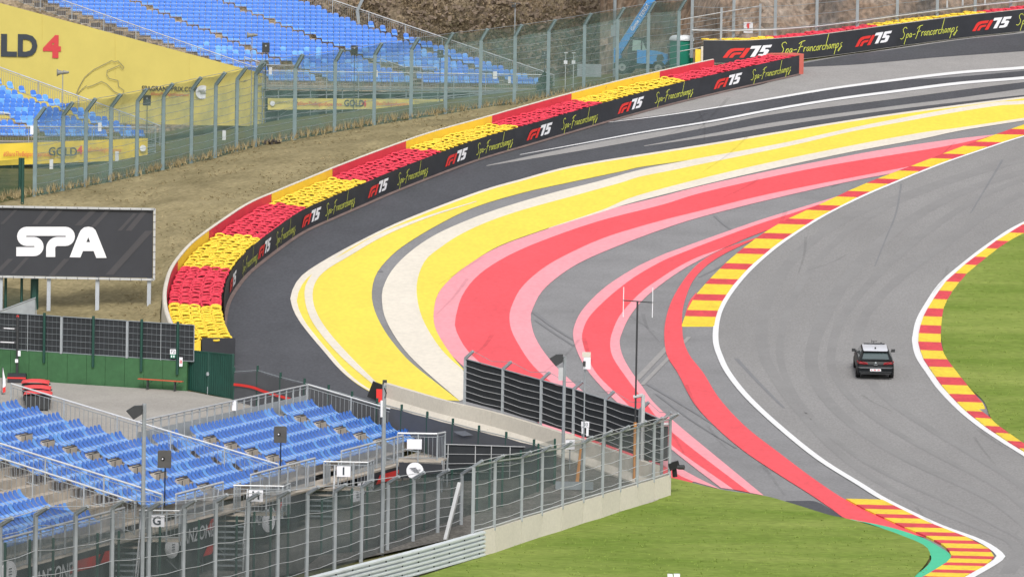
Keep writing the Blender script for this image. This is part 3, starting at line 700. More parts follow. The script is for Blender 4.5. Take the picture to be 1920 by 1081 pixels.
# ================================================================ netted fences
def fence(name, label, bases, tops, tip, netm, postm, thick=.16, cables=8, cablem=None, tip_net=True, brace=None, cable_r=.012, flat=False):
    r = root(name, bases[0], label, 'fence')
    K = []
    for b, t in zip(bases, tops):
        m_ = MB(); k = V((b.x, b.y, t)); tp = k + tip
        if flat: m_.bar(b - V((0, 0, .1)), k, thick, thick * .6); m_.bar(k, tp, thick, thick * .6)
        else: m_.bar(b - V((0, 0, .1)), k, thick); m_.bar(k - tip * .02, tp, thick * .85)
        obj('post', m_, postm, r); K.append((b, k, tp))
    nb = MB()
    for (b, k, tp), (b2_, k2, tp2) in zip(K, K[1:]):
        n = 4
        nb.grid([[b.lerp(k, j / 4).lerp(b2_.lerp(k2, j / 4), i / n) for j in range(5)] + ([tp.lerp(tp2, i / n) - V((0, 0, .12 * math.sin(math.pi * i / n)))] if tip_net else []) for i in range(n + 1)])
    obj('netting', nb, netm, r, fix=False)
    for c in range(cables):
        f_ = (c + .6) / cables; m_ = MB()
        for (b, k, tp), (b2_, k2, tp2) in zip(K, K[1:]):
            a, e_ = b.lerp(k, f_), b2_.lerp(k2, f_); mid = (a + e_) / 2 - V((0, 0, .05)); m_.ptube([a, mid, e_], cable_r, 4)
        obj('cable', m_, cablem or postm, r, fix=False)
    if tip_net:
        m_ = MB(); m_.ptube([x[2] for x in K], cable_r * 1.3, 4); obj('cable', m_, cablem or postm, r, fix=False)
    return r
PG = mat('grey_green_post', (.165, .225, .235), .5, .12, 2)
B1 = [U(x, y) for x, y in FL1[1:]]; B2 = [B1[-1]] + [U(x, y) for x, y in FL2]
T1 = [b.z + 4.35 for b in B1]; T2 = [b.z + 4.35 for b in B2[:-1]] + [B2[-1].z + 4.1]
fence('catch_fence', 'tall green netted fence standing before the small stand', B1, T1, V((.55, -.2, .75)), NETG, PG, .22, 10, GALVD)
fence('catch_fence', 'tall green netted fence climbing past the large blue stand', B2[1:], T2[1:], V((.42, -.2, .75)), NETG, PG, .22, 10, GALVD)
fence('catch_fence', 'short angled length of netted fence joining the two long ones', B2[:2], [T2[0], T2[1]], V((.45, -.2, .85)), NETG, PG, .24, 10, GALVD)
# link fence with the fire sign, between the two barriers
lb = [U(1271, 124, .8), U(1351, 112, .9), U(1424, 99, .9)]
r = root('rail_fence', lb[0], 'open steel rail fence carrying the fire point sign', 'fence')
for p, hh in zip(lb, (2.6, 2.6, 2.4)): m_ = MB(); m_.bar(p - V((0, 0, 1.2)), p + V((0, 0, hh)), .15); obj('post', m_, GALV, r)
for c in range(7):
    m_ = MB(); f_ = .15 + c * .35; m_.ptube([p + V((0, 0, f_)) for p in lb], .035 if c in (0, 6) else .014, 5); obj('rail', m_, GALVL if c in (0, 6) else GALV, r)
sg = MB(); p0 = AT(1403, 52, lb[2].y - .15); sg.box(p0, (.62, .03, .72))
sg = obj('fire_sign', sg, LWHITE, label='white fire point sign with red extinguisher on the rail fence', cat='sign')
BASE[sg.name] = V(sg.location)
m_ = MB(); q0 = p0 + V((0, -.03, 0)); m_.box(q0 + V((0, 0, .08)), (.13, .02, .34)); m_.box(q0 + V((.02, 0, .28)), (.20, .02, .06)); m_.box(q0 + V((-.09, 0, .16)), (.04, .02, .24))
obj('extinguisher_symbol', m_, LRED, sg)
m_ = MB(); on_plane(m_, text2d('FIRE', .16, .01), q0 + V((0, -.015, -.2)), V((1, 0, 0)), V((0, 0, 1))); obj('lettering', m_, LRED, sg, fix=False)
# far debris fence behind the black wall
fx = [1296, 1374, 1452, 1530, 1606, 1681, 1756, 1827, 1894, 1960]
fbp = []
for x in fx:
    q = fp.near(max(x, 1320)); p = fp.at(q) - fn(q) * 2.6; p = AT(x, PJ(p)[1], p.y); p.z = h(p.y) if p.y < 376 else p.z; fbp.append(p)
fence('debris_fence', 'tall steel cable fence behind the far black wall', fbp, [p.z + 6.5 for p in fbp], V((.1, -.5, .6)), NETF, GALVD, .20, 9, GALVD, True, None, .016)
gr = MB(); gr.ptube([p + V((0, -.3, 1.75)) for p in fbp], .05, 5); obj('guard_rail', gr, GALVL, label='long galvanised rail behind the far tyres', cat='rail')
# ================================================================ hillside and rock face
ROCKM = mat('rock_face', (.085, .08, .078), .95, 0, .22, c2=(.33, .28, .235), c3=(.21, .145, .10), bump=1, bscale=3.0, fine=.45, spec=.15, stretch=(1.2, 1, .55))
SCRUBH = mat('scrub_slope', (.13, .105, .075), .95, 0, .35, c2=(.32, .25, .17), bump=1, bscale=4, fine=.5, spec=.1)
def hill(name, label, x0, x1, yb, zb, mtl, steep, amp, top=46, n=130, m=64):
    mb = MB(); rows = []
    for i in range(n + 1):
        X = x0 + (x1 - x0) * i / n; row = []
        for j in range(m + 1):
            t = j / m; z = zb(X) + (top - zb(X)) * t; Y = yb(X) + (z - zb(X)) / steep
            q = V((X, Y, z))
            a = noise.fractal(q * .16, 1.0, 2.1, 4) * amp + abs(noise.noise(V((X * .55 + z * .35, Y * .1, z * .22)))) * amp * .9 + noise.noise(q * 1.4) * amp * .22
            st = (math.floor(z * .9 + X * .12 + noise.noise(q * .2) * 2) % 3) * amp * .12
            row.append(q + V((0, -a - st, 0)))
        rows.append(row)
    mb.grid(rows)
    return obj(name, mb, mtl, kind='structure', label=label, cat='hill', fix=False)
hill('rock_face', 'broken brown rock face above the far wall', 6, 75, lambda X: 365 + max(0, X - 14) * .45 + max(0, 14 - X) * 2.2, lambda X: ground(X, 365) - 2.5, ROCKM, 2.2, 1.5)
hill('scrub_hill', 'dry scrub covered hillside behind the blue stand', -90, 14, lambda X: 412 - max(0, X + 8) * 1.05, lambda X: ground(X, 380) - 1, SCRUBH, 1.1, 1.3)
# scrub and loose stones on the slope
random.seed(21)
sb_, st_ = MB(), MB()
for i in range(5200):
    px, py = random.uniform(560, 1270), random.uniform(-12, 135)
    X = (px - 960) * .041; zz = AT(px, py, 400).z; Y = 412 - max(0, X + 8) * 1.05 + (zz - ground(X, 380) + 1) / 1.1 - 1.2
    p = AT(px, py, Y - random.uniform(.6, 1.6))
    if i % 4 == 0:
        s2 = random.uniform(.08, .3); M = Matrix.Rotation(random.uniform(0, 6), 3, V((random.random(), random.random(), 1)))
        st_.box(p, (s2 * 1.5, s2, s2 * .8), M)
    else:
        if noise.noise(p * .35) < -.12: continue
        for k in range(5):
            c = p + V((random.gauss(0, .28), random.gauss(0, .28), random.gauss(0, .2))); a, b = V((random.gauss(0, 1), random.gauss(0, 1), random.gauss(0, 1))).normalized(), V((random.gauss(0, 1), random.gauss(0, 1), random.gauss(0, 1))).normalized()
            sb_.add([c, c + a * .22, c + a * .1 + b * .16], [(0, 1, 2)])
obj('scrub', sb_, mat('dry_scrub', (.10, .09, .05), .9, 0, .5, c2=(.30, .22, .14)), kind='stuff', label='dry scrub and brambles over the hillside', cat='scrub', fix=False)
obj('loose_stones', st_, mat('pale_stones', (.22, .17, .13), .9, .3, 1), kind='stuff', label='loose stones lying on the hillside', cat='stones', fix=False)
# patch of grass the telehandler stands on
mb = MB(); mb.grid([[V((X, Y, ground(X, Y) - .06)) for X in [0 + i * .8 for i in range(20)]] for Y in [344 + j * 1.5 for j in range(24)]])

# ================================================================ seats, rails and the two far stands
def pan_faces(me):                   # pans coloured paler than the backs, as if catching the sky
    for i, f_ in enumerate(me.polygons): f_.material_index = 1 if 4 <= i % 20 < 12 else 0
def seat_mesh(name, mtl, w_=.365, hb=.38, dp=.36):
    mb = MB(); n = 5
    xs = [-.5, -.36, 0, .36, .5]
    bt = [hb * .72, hb * .93, hb, hb * .93, hb * .72]
    prof = [(-dp, -.05), (-dp + .02, .0), (-.24, .01), (-.09, .09), (.015, .19)]
    rows = [[V((x * w_, y - abs(x) * .05 * (i > 2), z + abs(x) * .04 * (i in (2, 3)))) for x in xs] for i, (y, z) in enumerate(prof)]
    rows.append([V((x * w_, .10 - abs(x) * .07, z)) for x, z in zip(xs, bt)])
    mb.grid(rows)
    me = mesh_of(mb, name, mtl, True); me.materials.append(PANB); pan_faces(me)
    return me, mb
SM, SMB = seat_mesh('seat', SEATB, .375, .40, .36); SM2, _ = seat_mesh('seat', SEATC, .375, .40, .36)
def railing(parent, pts, hgt=1.0, post=1.8, bal=.13, rail=.045, name='railing', mtl=None, toprail=True, pr=.03, br=.011, low=.1, infill=None):
    P = Path([V(p) for p in pts]); m_ = MB(); L3 = sum((b - a).length for a, b in zip(pts, pts[1:]))
    m2 = MB()
    top = [p + V((0, 0, hgt)) for p in pts]
    m2.ptube(top, rail, 6)
    m_.ptube([p + V((0, 0, hgt - .14)) for p in pts], .016, 4); m_.ptube([p + V((0, 0, low)) for p in pts], .018, 4)
    n = max(1, round(P.len / post))
    for i in range(n + 1):
        p = P.at(P.len * i / n); m_.bar(p - V((0, 0, .1)), p + V((0, 0, hgt)), pr * 2)
    if bal:
        n = max(1, int(P.len / bal))
        for i in range(n):
            p = P.at(P.len * (i + .5) / n); m_.tube(p + V((0, 0, low)), p + V((0, 0, hgt - .14)), br, 4)
    o = obj(name, m_, mtl or GALV, parent, fix=False)
    obj('top_rail', m2, GALVL, o, fix=False)
    if infill:
        m3 = MB(); m3.grid([[p + V((0, 0, z)) for z in (low, hgt * .62)] for p in pts]); obj('infill', m3, infill, o, fix=False)
    return o
def far_stand(label, A, udir, nrow, row, wlen, pitch, base_z, asc, gaps, n_ind, side_step=True, fence_h=1.1, skip=None):
    """A: front row left end (seat base). udir along the row, asc: step to the next row up."""
    r = root('grandstand', V((A.x, A.y, base_z)), label, 'grandstand')
    u = V(udir).normalized(); f = V((u.y, -u.x, 0)); rz = math.atan2(u.y, u.x)
    lst = []
    tr = MB(); rs = MB()
    for k in range(nrow):
        o = A + asc * k; e_ = o + u * wlen; dpt = -f * (abs(asc.dot(f)) + .0)
        dp = f * -max(.45, abs(asc.dot(f)))
        t_ = MB()
        t_.prism([o + f * .42 - u * .9 + V((0, 0, -.36)), e_ + f * .42 + V((0, 0, -.36)), e_ + dp + f * .42 + V((0, 0, -.36)), o + dp + f * .42 - u * .9 + V((0, 0, -.36))], V((0, 0, -.06)))
        obj('tread', t_, BEIGE, r)
        rs.prism([o + f * .02 - u * .9 + V((0, 0, -.38)), o + f * .02 - u * .3 + V((0, 0, -.38)), o + f * .02 - u * .3 + V((0, 0, -.04)), o + f * .02 - u * .9 + V((0, 0, -.04))], -f * .3)
        for j in range(int(wlen / pitch)):
            if any(a + b * k <= j < a + b * k + c for a, b, c in gaps): continue
            if skip and skip(k, j): continue
            lst.append((o + u * (pitch * (j + .5)) + f * random.uniform(-.03, .03), random.random()))
    obj('step_blocks', rs, BROWNB, r, fix=False)
    lst.sort(key=lambda q: q[0].z)
    stuff = MB(); M = Matrix.Rotation(rz, 3, 'Z')
    shown = [q for q in lst if -20 < PJ(q[0])[0] < 1940 and PJ(q[0])[1] > -15]
    ind = set(id(q) for q in shown[:n_ind])
    for q in lst:
        if id(q) in ind: inst('seat', SM2 if q[1] > .8 else SM, q[0], rz, r)
        else: stuff.add([M @ v + q[0] for v in SMB.v], SMB.f)
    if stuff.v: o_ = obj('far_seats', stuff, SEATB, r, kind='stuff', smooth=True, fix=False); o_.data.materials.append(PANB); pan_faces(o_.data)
    return r, u, f
random.seed(2)
# large stand: front row left end shows at (500,140), right end at (1016,147)
YS = 368.0
A = AT(502, 149, YS); B = AT(1012, 154, YS + 3.5)
u_ = (B - A); u_.z = 0; wl = u_.length
asc = V((-.84, .42, .262))
big, u, f = far_stand('large blue seated grandstand with yellow side screen below the hill', A, u_, 24, .5, wl, .415, A.z - 3.2, asc, [(8, .28, 2), (24, .28, 2), (39, .28, 2)], 300,
                      skip=lambda k, j: (k in (2, 3) and (4 <= j <= 9 or 27 <= j <= 31)) or (k == 4 and (3 <= j <= 7 or 25 <= j <= 29)))
fr = [A + f * 1.15 - u * .5 + V((0, 0, -.55)), A + f * 1.15 + u * (wl + .4) + V((0, 0, -.55))]
railing(big, fr, 1.15, 2.3, .16, .04)
railing(big, [A + u * (wl + .15) + V((0, 0, -.4)) + asc * k for k in (-1, 6, 12, 18, 24)], 1.25, 3, .17, .04)
railing(big, [A - u * .95 + V((0, 0, -.4)) + asc * k for k in (-1, 6, 12, 18, 24)], 1.25, 2.6, .15, .04)
wk = MB(); wk.prism([fr[0] + V((0, 0, -.08)), fr[1] + V((0, 0, -.08)), fr[1] - f * 1.2 + V((0, 0, -.08)), fr[0] - f * 1.2 + V((0, 0, -.08))], V((0, 0, .07))); obj('walkway', wk, GALVD, big)
for k0, j0 in ((2, 4), (2, 27)):                 # short stair mouths through the seats
    o = A + asc * k0 + u * (.415 * j0)
    railing(big, [o + V((0, 0, -.35)), o + u * 2.3 + V((0, 0, -.35))], .8, 1.2, .14, .03); railing(big, [o + asc * 2 + V((0, 0, -.35)), o + V((0, 0, -.35))], .8, 1.2, .14, .03)
gz = ground(A.x, A.y)
def scaffold(parent, p, q, ztop, n, zb):
    for i in range(n + 1):
        c = p.lerp(q, i / n); m_ = MB(); b_ = V((c.x, c.y, zb(c))); t_ = V((c.x, c.y, ztop))
        m_.ptube([b_, b_.lerp(t_, .72), t_.lerp(b_, .12) - f * .12, t_], .055, 5)
        if i < n:
            c2 = p.lerp(q, (i + 1) / n); b2 = V((c2.x, c2.y, zb(c2))); t2 = V((c2.x, c2.y, ztop))
            for z in (.12, .42, .75, 1): m_.tube(b_.lerp(t_, z), b2.lerp(t2, z), .035, 4)
            if i % 2: m_.tube(b_.lerp(t_, .1), b2.lerp(t2, .42), .03, 4)
            m_.tube(b_.lerp(t_, .75), b_.lerp(t_, .75) - f * 1.2, .03, 4)
        obj('scaffold_frame', m_, GALVD, parent, fix=False)
scaffold(big, fr[0], fr[1], fr[0].z, 18, lambda c: ground(c.x, c.y) - .1)
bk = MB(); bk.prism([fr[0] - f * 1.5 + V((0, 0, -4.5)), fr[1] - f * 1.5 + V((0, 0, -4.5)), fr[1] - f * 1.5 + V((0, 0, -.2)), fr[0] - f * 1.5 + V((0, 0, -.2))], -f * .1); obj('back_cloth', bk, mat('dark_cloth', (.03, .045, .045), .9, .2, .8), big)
# white notices on its front rail
def notice(label, px, py, Y, w_, h_, mtl=None):
    m_ = MB(); m_.box(AT(px, py, Y), (w_, .02, h_)); obj('notice', m_, mtl or LWHITE, label=label, cat='notice')
FRY = fr[0].y
notice('white notice at the near end of the large stand front rail', 507, 133, FRY - .1, .22, .5)
notice('white notice midway along the large stand front rail', 706, 138, FRY - .1, .16, .45)
notice('wide white notice towards the far end of the large stand rail', 928, 141, FRY - .1, .28, .5)
notice('small white notice below the far end of the large stand rail', 955, 150, FRY - .2, .18, .45)
def banner(label, TL, TR, BR, BL, mtl, name='banner', nx=16, wav=.04):
    m_ = MB(); ax = (TR - TL).normalized(); nn = ax.cross(V((0, 0, 1))).normalized()
    rows = [[TL.lerp(TR, i / nx).lerp(BL.lerp(BR, i / nx), j / 6) + nn * wav * math.sin(i * 1.7 + j * .9) for j in range(7)] for i in range(nx + 1)]
    m_.grid(rows); o = obj(name, m_, mtl, label=label, cat='banner', fix=False, smooth=True); BASE[o.name] = V(o.location); return o, nn
def sign_text(parent, sx, px, py, Y, size, mtl, bold=0, shear=0, ax=V((1, 0, 0)), nm='lettering', squeeze=1.0, off=-.06):
    m_ = MB(); vs, fs = text2d(sx, size, bold, shear); on_plane(m_, ([V((v.x * squeeze, v.y, 0)) for v in vs], fs), AT(px, py, Y), ax, V((0, 0, 1)), V((0, off, 0))); obj(nm, m_, mtl, parent, fix=False)
# front banner of the large stand
Yb = FRY + .5 - 1.0
o, _ = banner('yellow banner reading GOLD 4 under the large stand front', AT(502, 184, Yb), AT(831, 186, Yb), AT(831, 204, Yb), AT(502, 206, Yb), VINYL)
sign_text(o, 'GOLD', 664, 194, Yb, .62, INK, .02, squeeze=.8); sign_text(o, '4', 683, 194.5, Yb, .62, INKR, .02)
sign_text(o, '#ShareTheBelgianExperience', 599, 195, Yb, .36, INKR, 0, .2, squeeze=.72); sign_text(o, '#ShareTheBelgianExperience', 734, 195, Yb, .36, INKR, 0, .2, squeeze=.55)
sign_text(o, 'SPAGRANDPRIX.COM', 532, 192, Yb, .2, INKG, .005); sign_text(o, 'SPAGRANDPRIX.COM', 804, 192, Yb, .2, INKG, .005)
m_ = MB(); m_.disc(AT(511, 194, Yb - .08), V((0, -1, 0)), .17); m_.disc(AT(823, 194, Yb - .08), V((0, -1, 0)), .17); obj('round_emblem', m_, LWHITE, o)
# the great yellow side screen
YB = FRY + 1.2
TLs, TRs = AT(-60, -10, YB + 6), AT(496, 139, YB - .5)
o, nn = banner('huge yellow screen reading GOLD 4 down the side of the large stand', TLs, TRs, AT(496, 237, YB - .5), AT(-60, 226, YB + 6), VINYL, 'side_screen', 26, .025)
ys = lambda px: YB + 6 + (px + 60) / 556 * -6.5 - .03
axs = (TRs - TLs); axs.z = 0; axs.normalize()
for sx, px, py, mm, sq in (('O', -28, 86.5, INK, 1.25), ('L', 15, 87.5, INK, 1.2), ('D', 51, 88, INK, 1.0), ('4', 98, 90, INKR, 1.2)): sign_text(o, sx, px, py, ys(px), 2.05, mm, .045, 0, axs, squeeze=sq)
sign_text(o, 'SPAGRANDPRIX.COM', 318, 167, ys(318), .46, INK, .015, 0, axs, squeeze=.92); sign_text(o, '#ShareTheBelgianExperience', 318, 177, ys(318), .30, INKR, 0, .2, axs, squeeze=.8)
m_ = MB(); m_.disc(AT(380, 173, ys(380) - .05), V((0, -1, 0)), .48, 24); em = obj('round_emblem', m_, LWHITE, o); m_ = MB(); c0 = AT(380, 173, ys(380) - .12); [m_.bar(c0 + V((-.30 + k * .05, 0, .12 - k * .08)), c0 + V((.12 + k * .05, 0, .16 - k * .08)), .01, .035) for k in range(4)]; obj('emblem_print', m_, INKG, o, fix=False)
tk = [(570, 712), (590, 660), (635, 580), (700, 525), (840, 455), (858, 467), (885, 457), (930, 505), (920, 522), (893, 492), (805, 530), (800, 560), (820, 590), (885, 605), (890, 650), (930, 680), (915, 715), (860, 690), (800, 630), (760, 612), (700, 640), (655, 655), (650, 643), (620, 665), (575, 710)]
m_ = MB(); vs, fs = ribbon([(a / 4, b / 4) for a, b in tk], 1.4)
m_.add([AT(v.x, v.y, ys(v.x) - .12) for v in vs], fs); obj('circuit_outline', m_, INKG, o, fix=False)
# vertical seams of the screen
for px in (79, 216, 355):
    m_ = MB(); m_.bar(AT(px, 236, ys(px)), AT(px, 8 + px * .265, ys(px)), .03, .01); obj('seam', m_, mat('seam_tape', (.56, .47, .14), .6), o)
# scaffolding end seen past the screen
m_ = MB()
for z in range(8): m_.tube(AT(484, 128 + z * 14, YB - 1), AT(497, 131 + z * 14, YB - 1), .02, 4)
m_.tube(AT(497, 112, YB - 1), AT(497, 240, YB - 1), .05, 6); m_.tube(AT(484, 128, YB - 1), AT(496, 180, YB - 1), .015, 4); m_.tube(AT(496, 180, YB - 1), AT(486, 235, YB - 1), .015, 4)
obj('scaffold_tower', m_, GALVD, label='thin scaffold tower at the front corner of the yellow side screen', cat='scaffold', fix=False)
# small stand at the frame edge
YT = 335.0
A = AT(-60, 252, YT); B = AT(272, 236, YT + 4)
u2_ = B - A; u2_.z = 0; wl2 = u2_.length
asc2 = V((-.80, .42, .255))
small, u, f = far_stand('small blue seated grandstand at the frame edge above the black board', A, u2_, 16, .5, wl2, .41, A.z - 3, asc2, [(10, .25, 2), (22, .25, 2)], 300,
                        skip=lambda k, j: k in (3, 4, 5) and 6 <= j - int(k * .3) <= 12)
fr2 = [A + f * 1.0 - u * .5 + V((0, 0, -.55)), A + f * 1.0 + u * (wl2 + .4) + V((0, 0, -.55))]
railing(small, fr2, 1.1, 2.2, .17, .04)
railing(small, [A + u * (wl2 + .2) + V((0, 0, -.3)) + asc2 * k for k in (-1, 5, 10, 16)], 1.2, 2.8, .17, .045)
o3 = A + asc2 * 3 + u * (.41 * 6); railing(small, [o3 + asc2 * 2 + V((0, 0, -.3)), o3 + u * 2.6 + V((0, 0, -.3))], .8, 1.2, .15, .03)
wk = MB(); wk.prism([fr2[0] + V((0, 0, -.08)), fr2[1] + V((0, 0, -.08)), fr2[1] - f * 1.1 + V((0, 0, -.08)), fr2[0] - f * 1.1 + V((0, 0, -.08))], V((0, 0, .07))); obj('walkway', wk, GALVD, small)
scaffold(small, fr2[0], fr2[1], fr2[0].z, 8, lambda c: ground(c.x, c.y) - .1)
bk = MB(); bk.prism([fr2[0] - f * 1.4 + V((0, 0, -3.5)), fr2[1] - f * 1.4 + V((0, 0, -3.5)), fr2[1] - f * 1.4 + V((0, 0, -.2)), fr2[0] - f * 1.4 + V((0, 0, -.2))], -f * .1); obj('back_cloth', bk, MATS['dark_cloth'], small)
Yc = fr2[0].y - .4
o, _ = banner('yellow GOLD 4 banner under the small stand front rail', AT(-40, 271, Yc), AT(277, 259, Yc + 2), AT(277, 299, Yc + 2), AT(-40, 312, Yc), VINYLP)
ax3 = (AT(277, 280, Yc + 2) - AT(-40, 292, Yc)); ax3.z = 0; ax3.normalize()
yc = lambda px: Yc + (px + 40) / 317 * 2 - .12
sign_text(o, 'GOLD', 118, 285, yc(118) - .03, .74, INK, .02, 0, ax3, squeeze=.88); sign_text(o, '4', 150, 282, yc(150) - .03, .74, INKR, .02, 0, ax3)
sign_text(o, '#ShareTheBelgianExperience', 52, 289, yc(52), .42, INKR, 0, .2, ax3, squeeze=.62); sign_text(o, '#ShareTheBelgianExperience', 196, 281, yc(196), .36, INKR, 0, .2, ax3, squeeze=.5)
m_ = MB(); m_.disc(AT(268, 278, yc(268) - .06), V((0, -1, 0)), .2); obj('round_emblem', m_, LWHITE, o)
notice('white notice at the frame edge end of the small stand rail', 60, 244, fr2[0].y - .3, .22, .55)
notice('white notice on the small stand rail behind the netting', 187, 238, fr2[0].y + 1.6, .22, .55)
# small white tags on the ground behind the netting
for px, py, nm in ((96, 327, 'beside the first fence post'), (420, 264, 'below the yellow screen'), (219, 315, 'near the small stand corner')):
    m_ = MB(); q0 = AT(px, py + 8, 334); q0.z = ground(q0.x, 334) + .2; m_.box(q0, (.22, .1, .6)); obj('marker_post', m_, LWHITE, label='short white marker post ' + nm, cat='marker')

# ---------------------------------------------------------------- speakers, horns and lamps on poles
def pole_thing(name, label, cat, px, pyt, pyb, Y, r_=.035, mtl=None, zb=None):
    b_ = AT(px, pyb, Y); t_ = AT(px, pyt, Y); t_ = V((b_.x, b_.y, t_.z))
    b_.z = min(b_.z, ground(b_.x, b_.y) - .1); o = root(name, b_, label, cat); m_ = MB(); m_.tube(b_, t_, r_, 6); obj('pole', m_, mtl or GALV, o); return o, t_
def box_speaker(label, px, py, pyb, Y, s_=.5):
    o, t_ = pole_thing('loudspeaker', label, 'loudspeaker', px, py + 8, pyb, Y, .025, DGREY)
    m_ = MB(); m_.prism([t_ + V((x, y, -.1)) for x, y in ((-s_ / 2, -.18), (s_ / 2, -.18), (s_ * .36, .18), (-s_ * .36, .18))], V((0, 0, s_ * 1.3))); bo = obj('cabinet', m_, DGREY, o)
    m_ = MB(); m_.disc(t_ + V((0, -.19, s_ * .7)), V((0, -1, 0)), s_ * .12, 12, .02); obj('badge', m_, GALV, bo)
def horn(label, px, py, pyb, Y, s_=1.0):
    o, t_ = pole_thing('horn_loudspeaker', label, 'loudspeaker', px, py, pyb, Y, .03)
    m_ = MB(); m_.ptube([t_ + V((x * s_, 0, .02)) for x in (-.36, -.3, -.1)], .26 * s_, 10, .12 * s_); m_.ptube([t_ + V((x * s_, 0, .02)) for x in (-.1, .15, .3)], .12 * s_, 10, .06 * s_); obj('horn', m_, mat('grey_plastic', (.24, .235, .21), .6, .1, 3), o)
    m_ = MB(); m_.ptube([t_ + V((x * s_, .0, .05)) for x in (.02, .1, .38)], .15 * s_, 10, .07 * s_); obj('driver', m_, MATS['grey_plastic'], o)
horn('grey horn loudspeaker in front of the yellow side screen', 117, 137, 200, 333)
horn('grey horn loudspeaker above the large stand corner', 472, 67, 130, 366)
box_speaker('dark box loudspeaker above the large stand corner', 498, 88, 140, 365, .52)
box_speaker('dark box loudspeaker in front of the middle of the large stand', 664, 91, 145, 365, .46)
box_speaker('dark box loudspeaker behind netting at the small stand corner', 275, 187, 262, 337, .5)
box_speaker('dark box loudspeaker behind the netting near the far stand end', 825, 98, 150, 365, .42)
box_speaker('dark box loudspeaker behind netting beyond the stand end', 1020, 100, 165, 362, .42)
o, t_ = pole_thing('lamp_mast', 'slim mast with a twin lamp head before the hillside', 'lamp', 964, 6, 130, 372, .04)
m_ = MB(); m_.bar(t_ + V((-.35, 0, .05)), t_ + V((.35, 0, -.05)), .06); m_.box(t_ + V((-.1, -.1, -.2)), (.3, .25, .2)); obj('lamp_head', m_, DGREY, o)
m_ = MB(); m_.bar(AT(673, 45, 378), AT(670, 20, 378), .22); m_.bar(AT(670, 20, 378), AT(682, -6, 378), .2)
obj('fence_post', m_, GALVD, label='bent steel post standing behind the large stand rail', cat='post')
for px, nm in ((1060, 'nearer the stand end'), (1075, 'nearer the telehandler')):
    o, t_ = pole_thing('sensor_post', 'thin white sensor post ' + nm, 'sensor', px, 100, 142, 356, .03, GALVL)
    m_ = MB(); m_.disc(t_, V((0, 0, 1)), .13, 10, .05); obj('cap', m_, LWHITE, o); m_ = MB(); m_.box(t_ + V((0, 0, -.6)), (.24, .12, .24)); obj('box', m_, LWHITE, o)
# bush by the fence and far pole with box
def bush(label, px, py, Y, w_, h_, mtl, n=900):
    b_ = AT(px, py, Y); b_.z = ground(b_.x, b_.y) - .1; o = root('bush', b_, label, 'bush'); m_ = MB()
    for i in range(5): a = i * 1.26; m_.tube(b_, b_ + V((math.cos(a) * w_ * .3, math.sin(a) * w_ * .3, h_ * .7)), .025, 4, .008)
    obj('stem', m_, BROWNB, o, fix=False); m_ = MB()
    for i in range(n):
        a = random.uniform(0, 6.28); rr = random.random() ** .5; zz = random.random(); k = math.sin(math.pi * min(1, .15 + zz * .85)) ** .6
        c = b_ + V((math.cos(a) * rr * w_ * .5 * k, math.sin(a) * rr * w_ * .5 * k, zz * h_)) + V((random.gauss(0, .05), 0, random.gauss(0, .06)))
        q, r2 = V((random.gauss(0, 1), random.gauss(0, 1), random.gauss(0, 1))).normalized() * .09, V((random.gauss(0, 1), random.gauss(0, 1), random.gauss(0, 1))).normalized() * .06
        m_.add([c - q, c + r2, c + q, c - r2], [(0, 1, 2, 3)])
    obj('foliage', m_, mtl, o, fix=False)
LEAF = mat('bush_leaf', (.02, .045, .018), .8, 0, 1, c2=(.05, .09, .03))
bush('dark green bush at the foot of a netted fence post', 1021, 186, 343, 1.1, 1.5, LEAF)
# ================================================================ telehandler and portable toilet
BLUE = mat('machine_blue', (.06, .26, .60), .4, .08, 1.5); GLASS = mat('tinted_glass', (.30, .40, .37), .12, .1, 2, spec=.6)
def wheel(parent, c, rr, wd, axis, rimm, name='wheel', n=22):
    a = V(axis).normalized(); u_ = a.cross(V((0, 0, 1))).normalized(); w_ = u_.cross(a)
    def ring(r0, off): return [V(c) + (u_ * math.cos(2 * math.pi * i / n) + w_ * math.sin(2 * math.pi * i / n)) * r0 + a * off for i in range(n)]
    m_ = MB(); prof = [(rr * .55, -wd * .5), (rr * .92, -wd * .5), (rr, -wd * .3), (rr, wd * .3), (rr * .92, wd * .5), (rr * .55, wd * .5)]
    R_ = [ring(*p) for p in prof]; m_.grid([q + [q[0]] for q in R_]); t_ = obj(name, m_, RUB, parent, fix=False, smooth=False)
    m_ = MB(); R_ = [ring(rr * .56, -wd * .42), ring(rr * .56, wd * .42)]
    m_.add(R_[0], [tuple(range(n))]); m_.add(R_[1], [tuple(range(n))]); m_.grid([q + [q[0]] for q in R_]); ri = obj('rim', m_, rimm, t_, fix=False)
    m_ = MB(); m_.tube(V(c) - a * wd * .5, V(c) + a * wd * .5, rr * .2, 10); obj('hub', m_, DGREY, t_, fix=False)
def place(o, loc, rot):          # root with a turned frame; parts were built round the origin
    o.location = loc; o.rotation_euler = rot
T = root('telehandler', V((0, 0, 0)), 'blue telescopic handler with raised boom parked below the rock face', 'telehandler')
m_ = MB(); m_.box((0, 0, .75), (3.6, 1.0, .5)); m_.box((0, 0, .5), (3.9, .7, .25)); obj('chassis', m_, DGREY, T)
m_ = MB(); m_.prism([V((x, -.95, z)) for x, z in ((-.2, .75), (1.75, .70), (1.95, .95), (1.75, 1.42), (.95, 1.62), (-.2, 1.66))], V((0, .75, 0))); hd = obj('engine_cover', m_, BLUE, T)
m_ = MB(); m_.prism([V((x, -.965, z)) for x, z in ((1.22, .85), (1.55, .85), (1.68, 1.15), (1.55, 1.38), (1.25, 1.38), (1.15, 1.1))], V((0, -.02, 0))); obj('grille', m_, DGREY, hd)
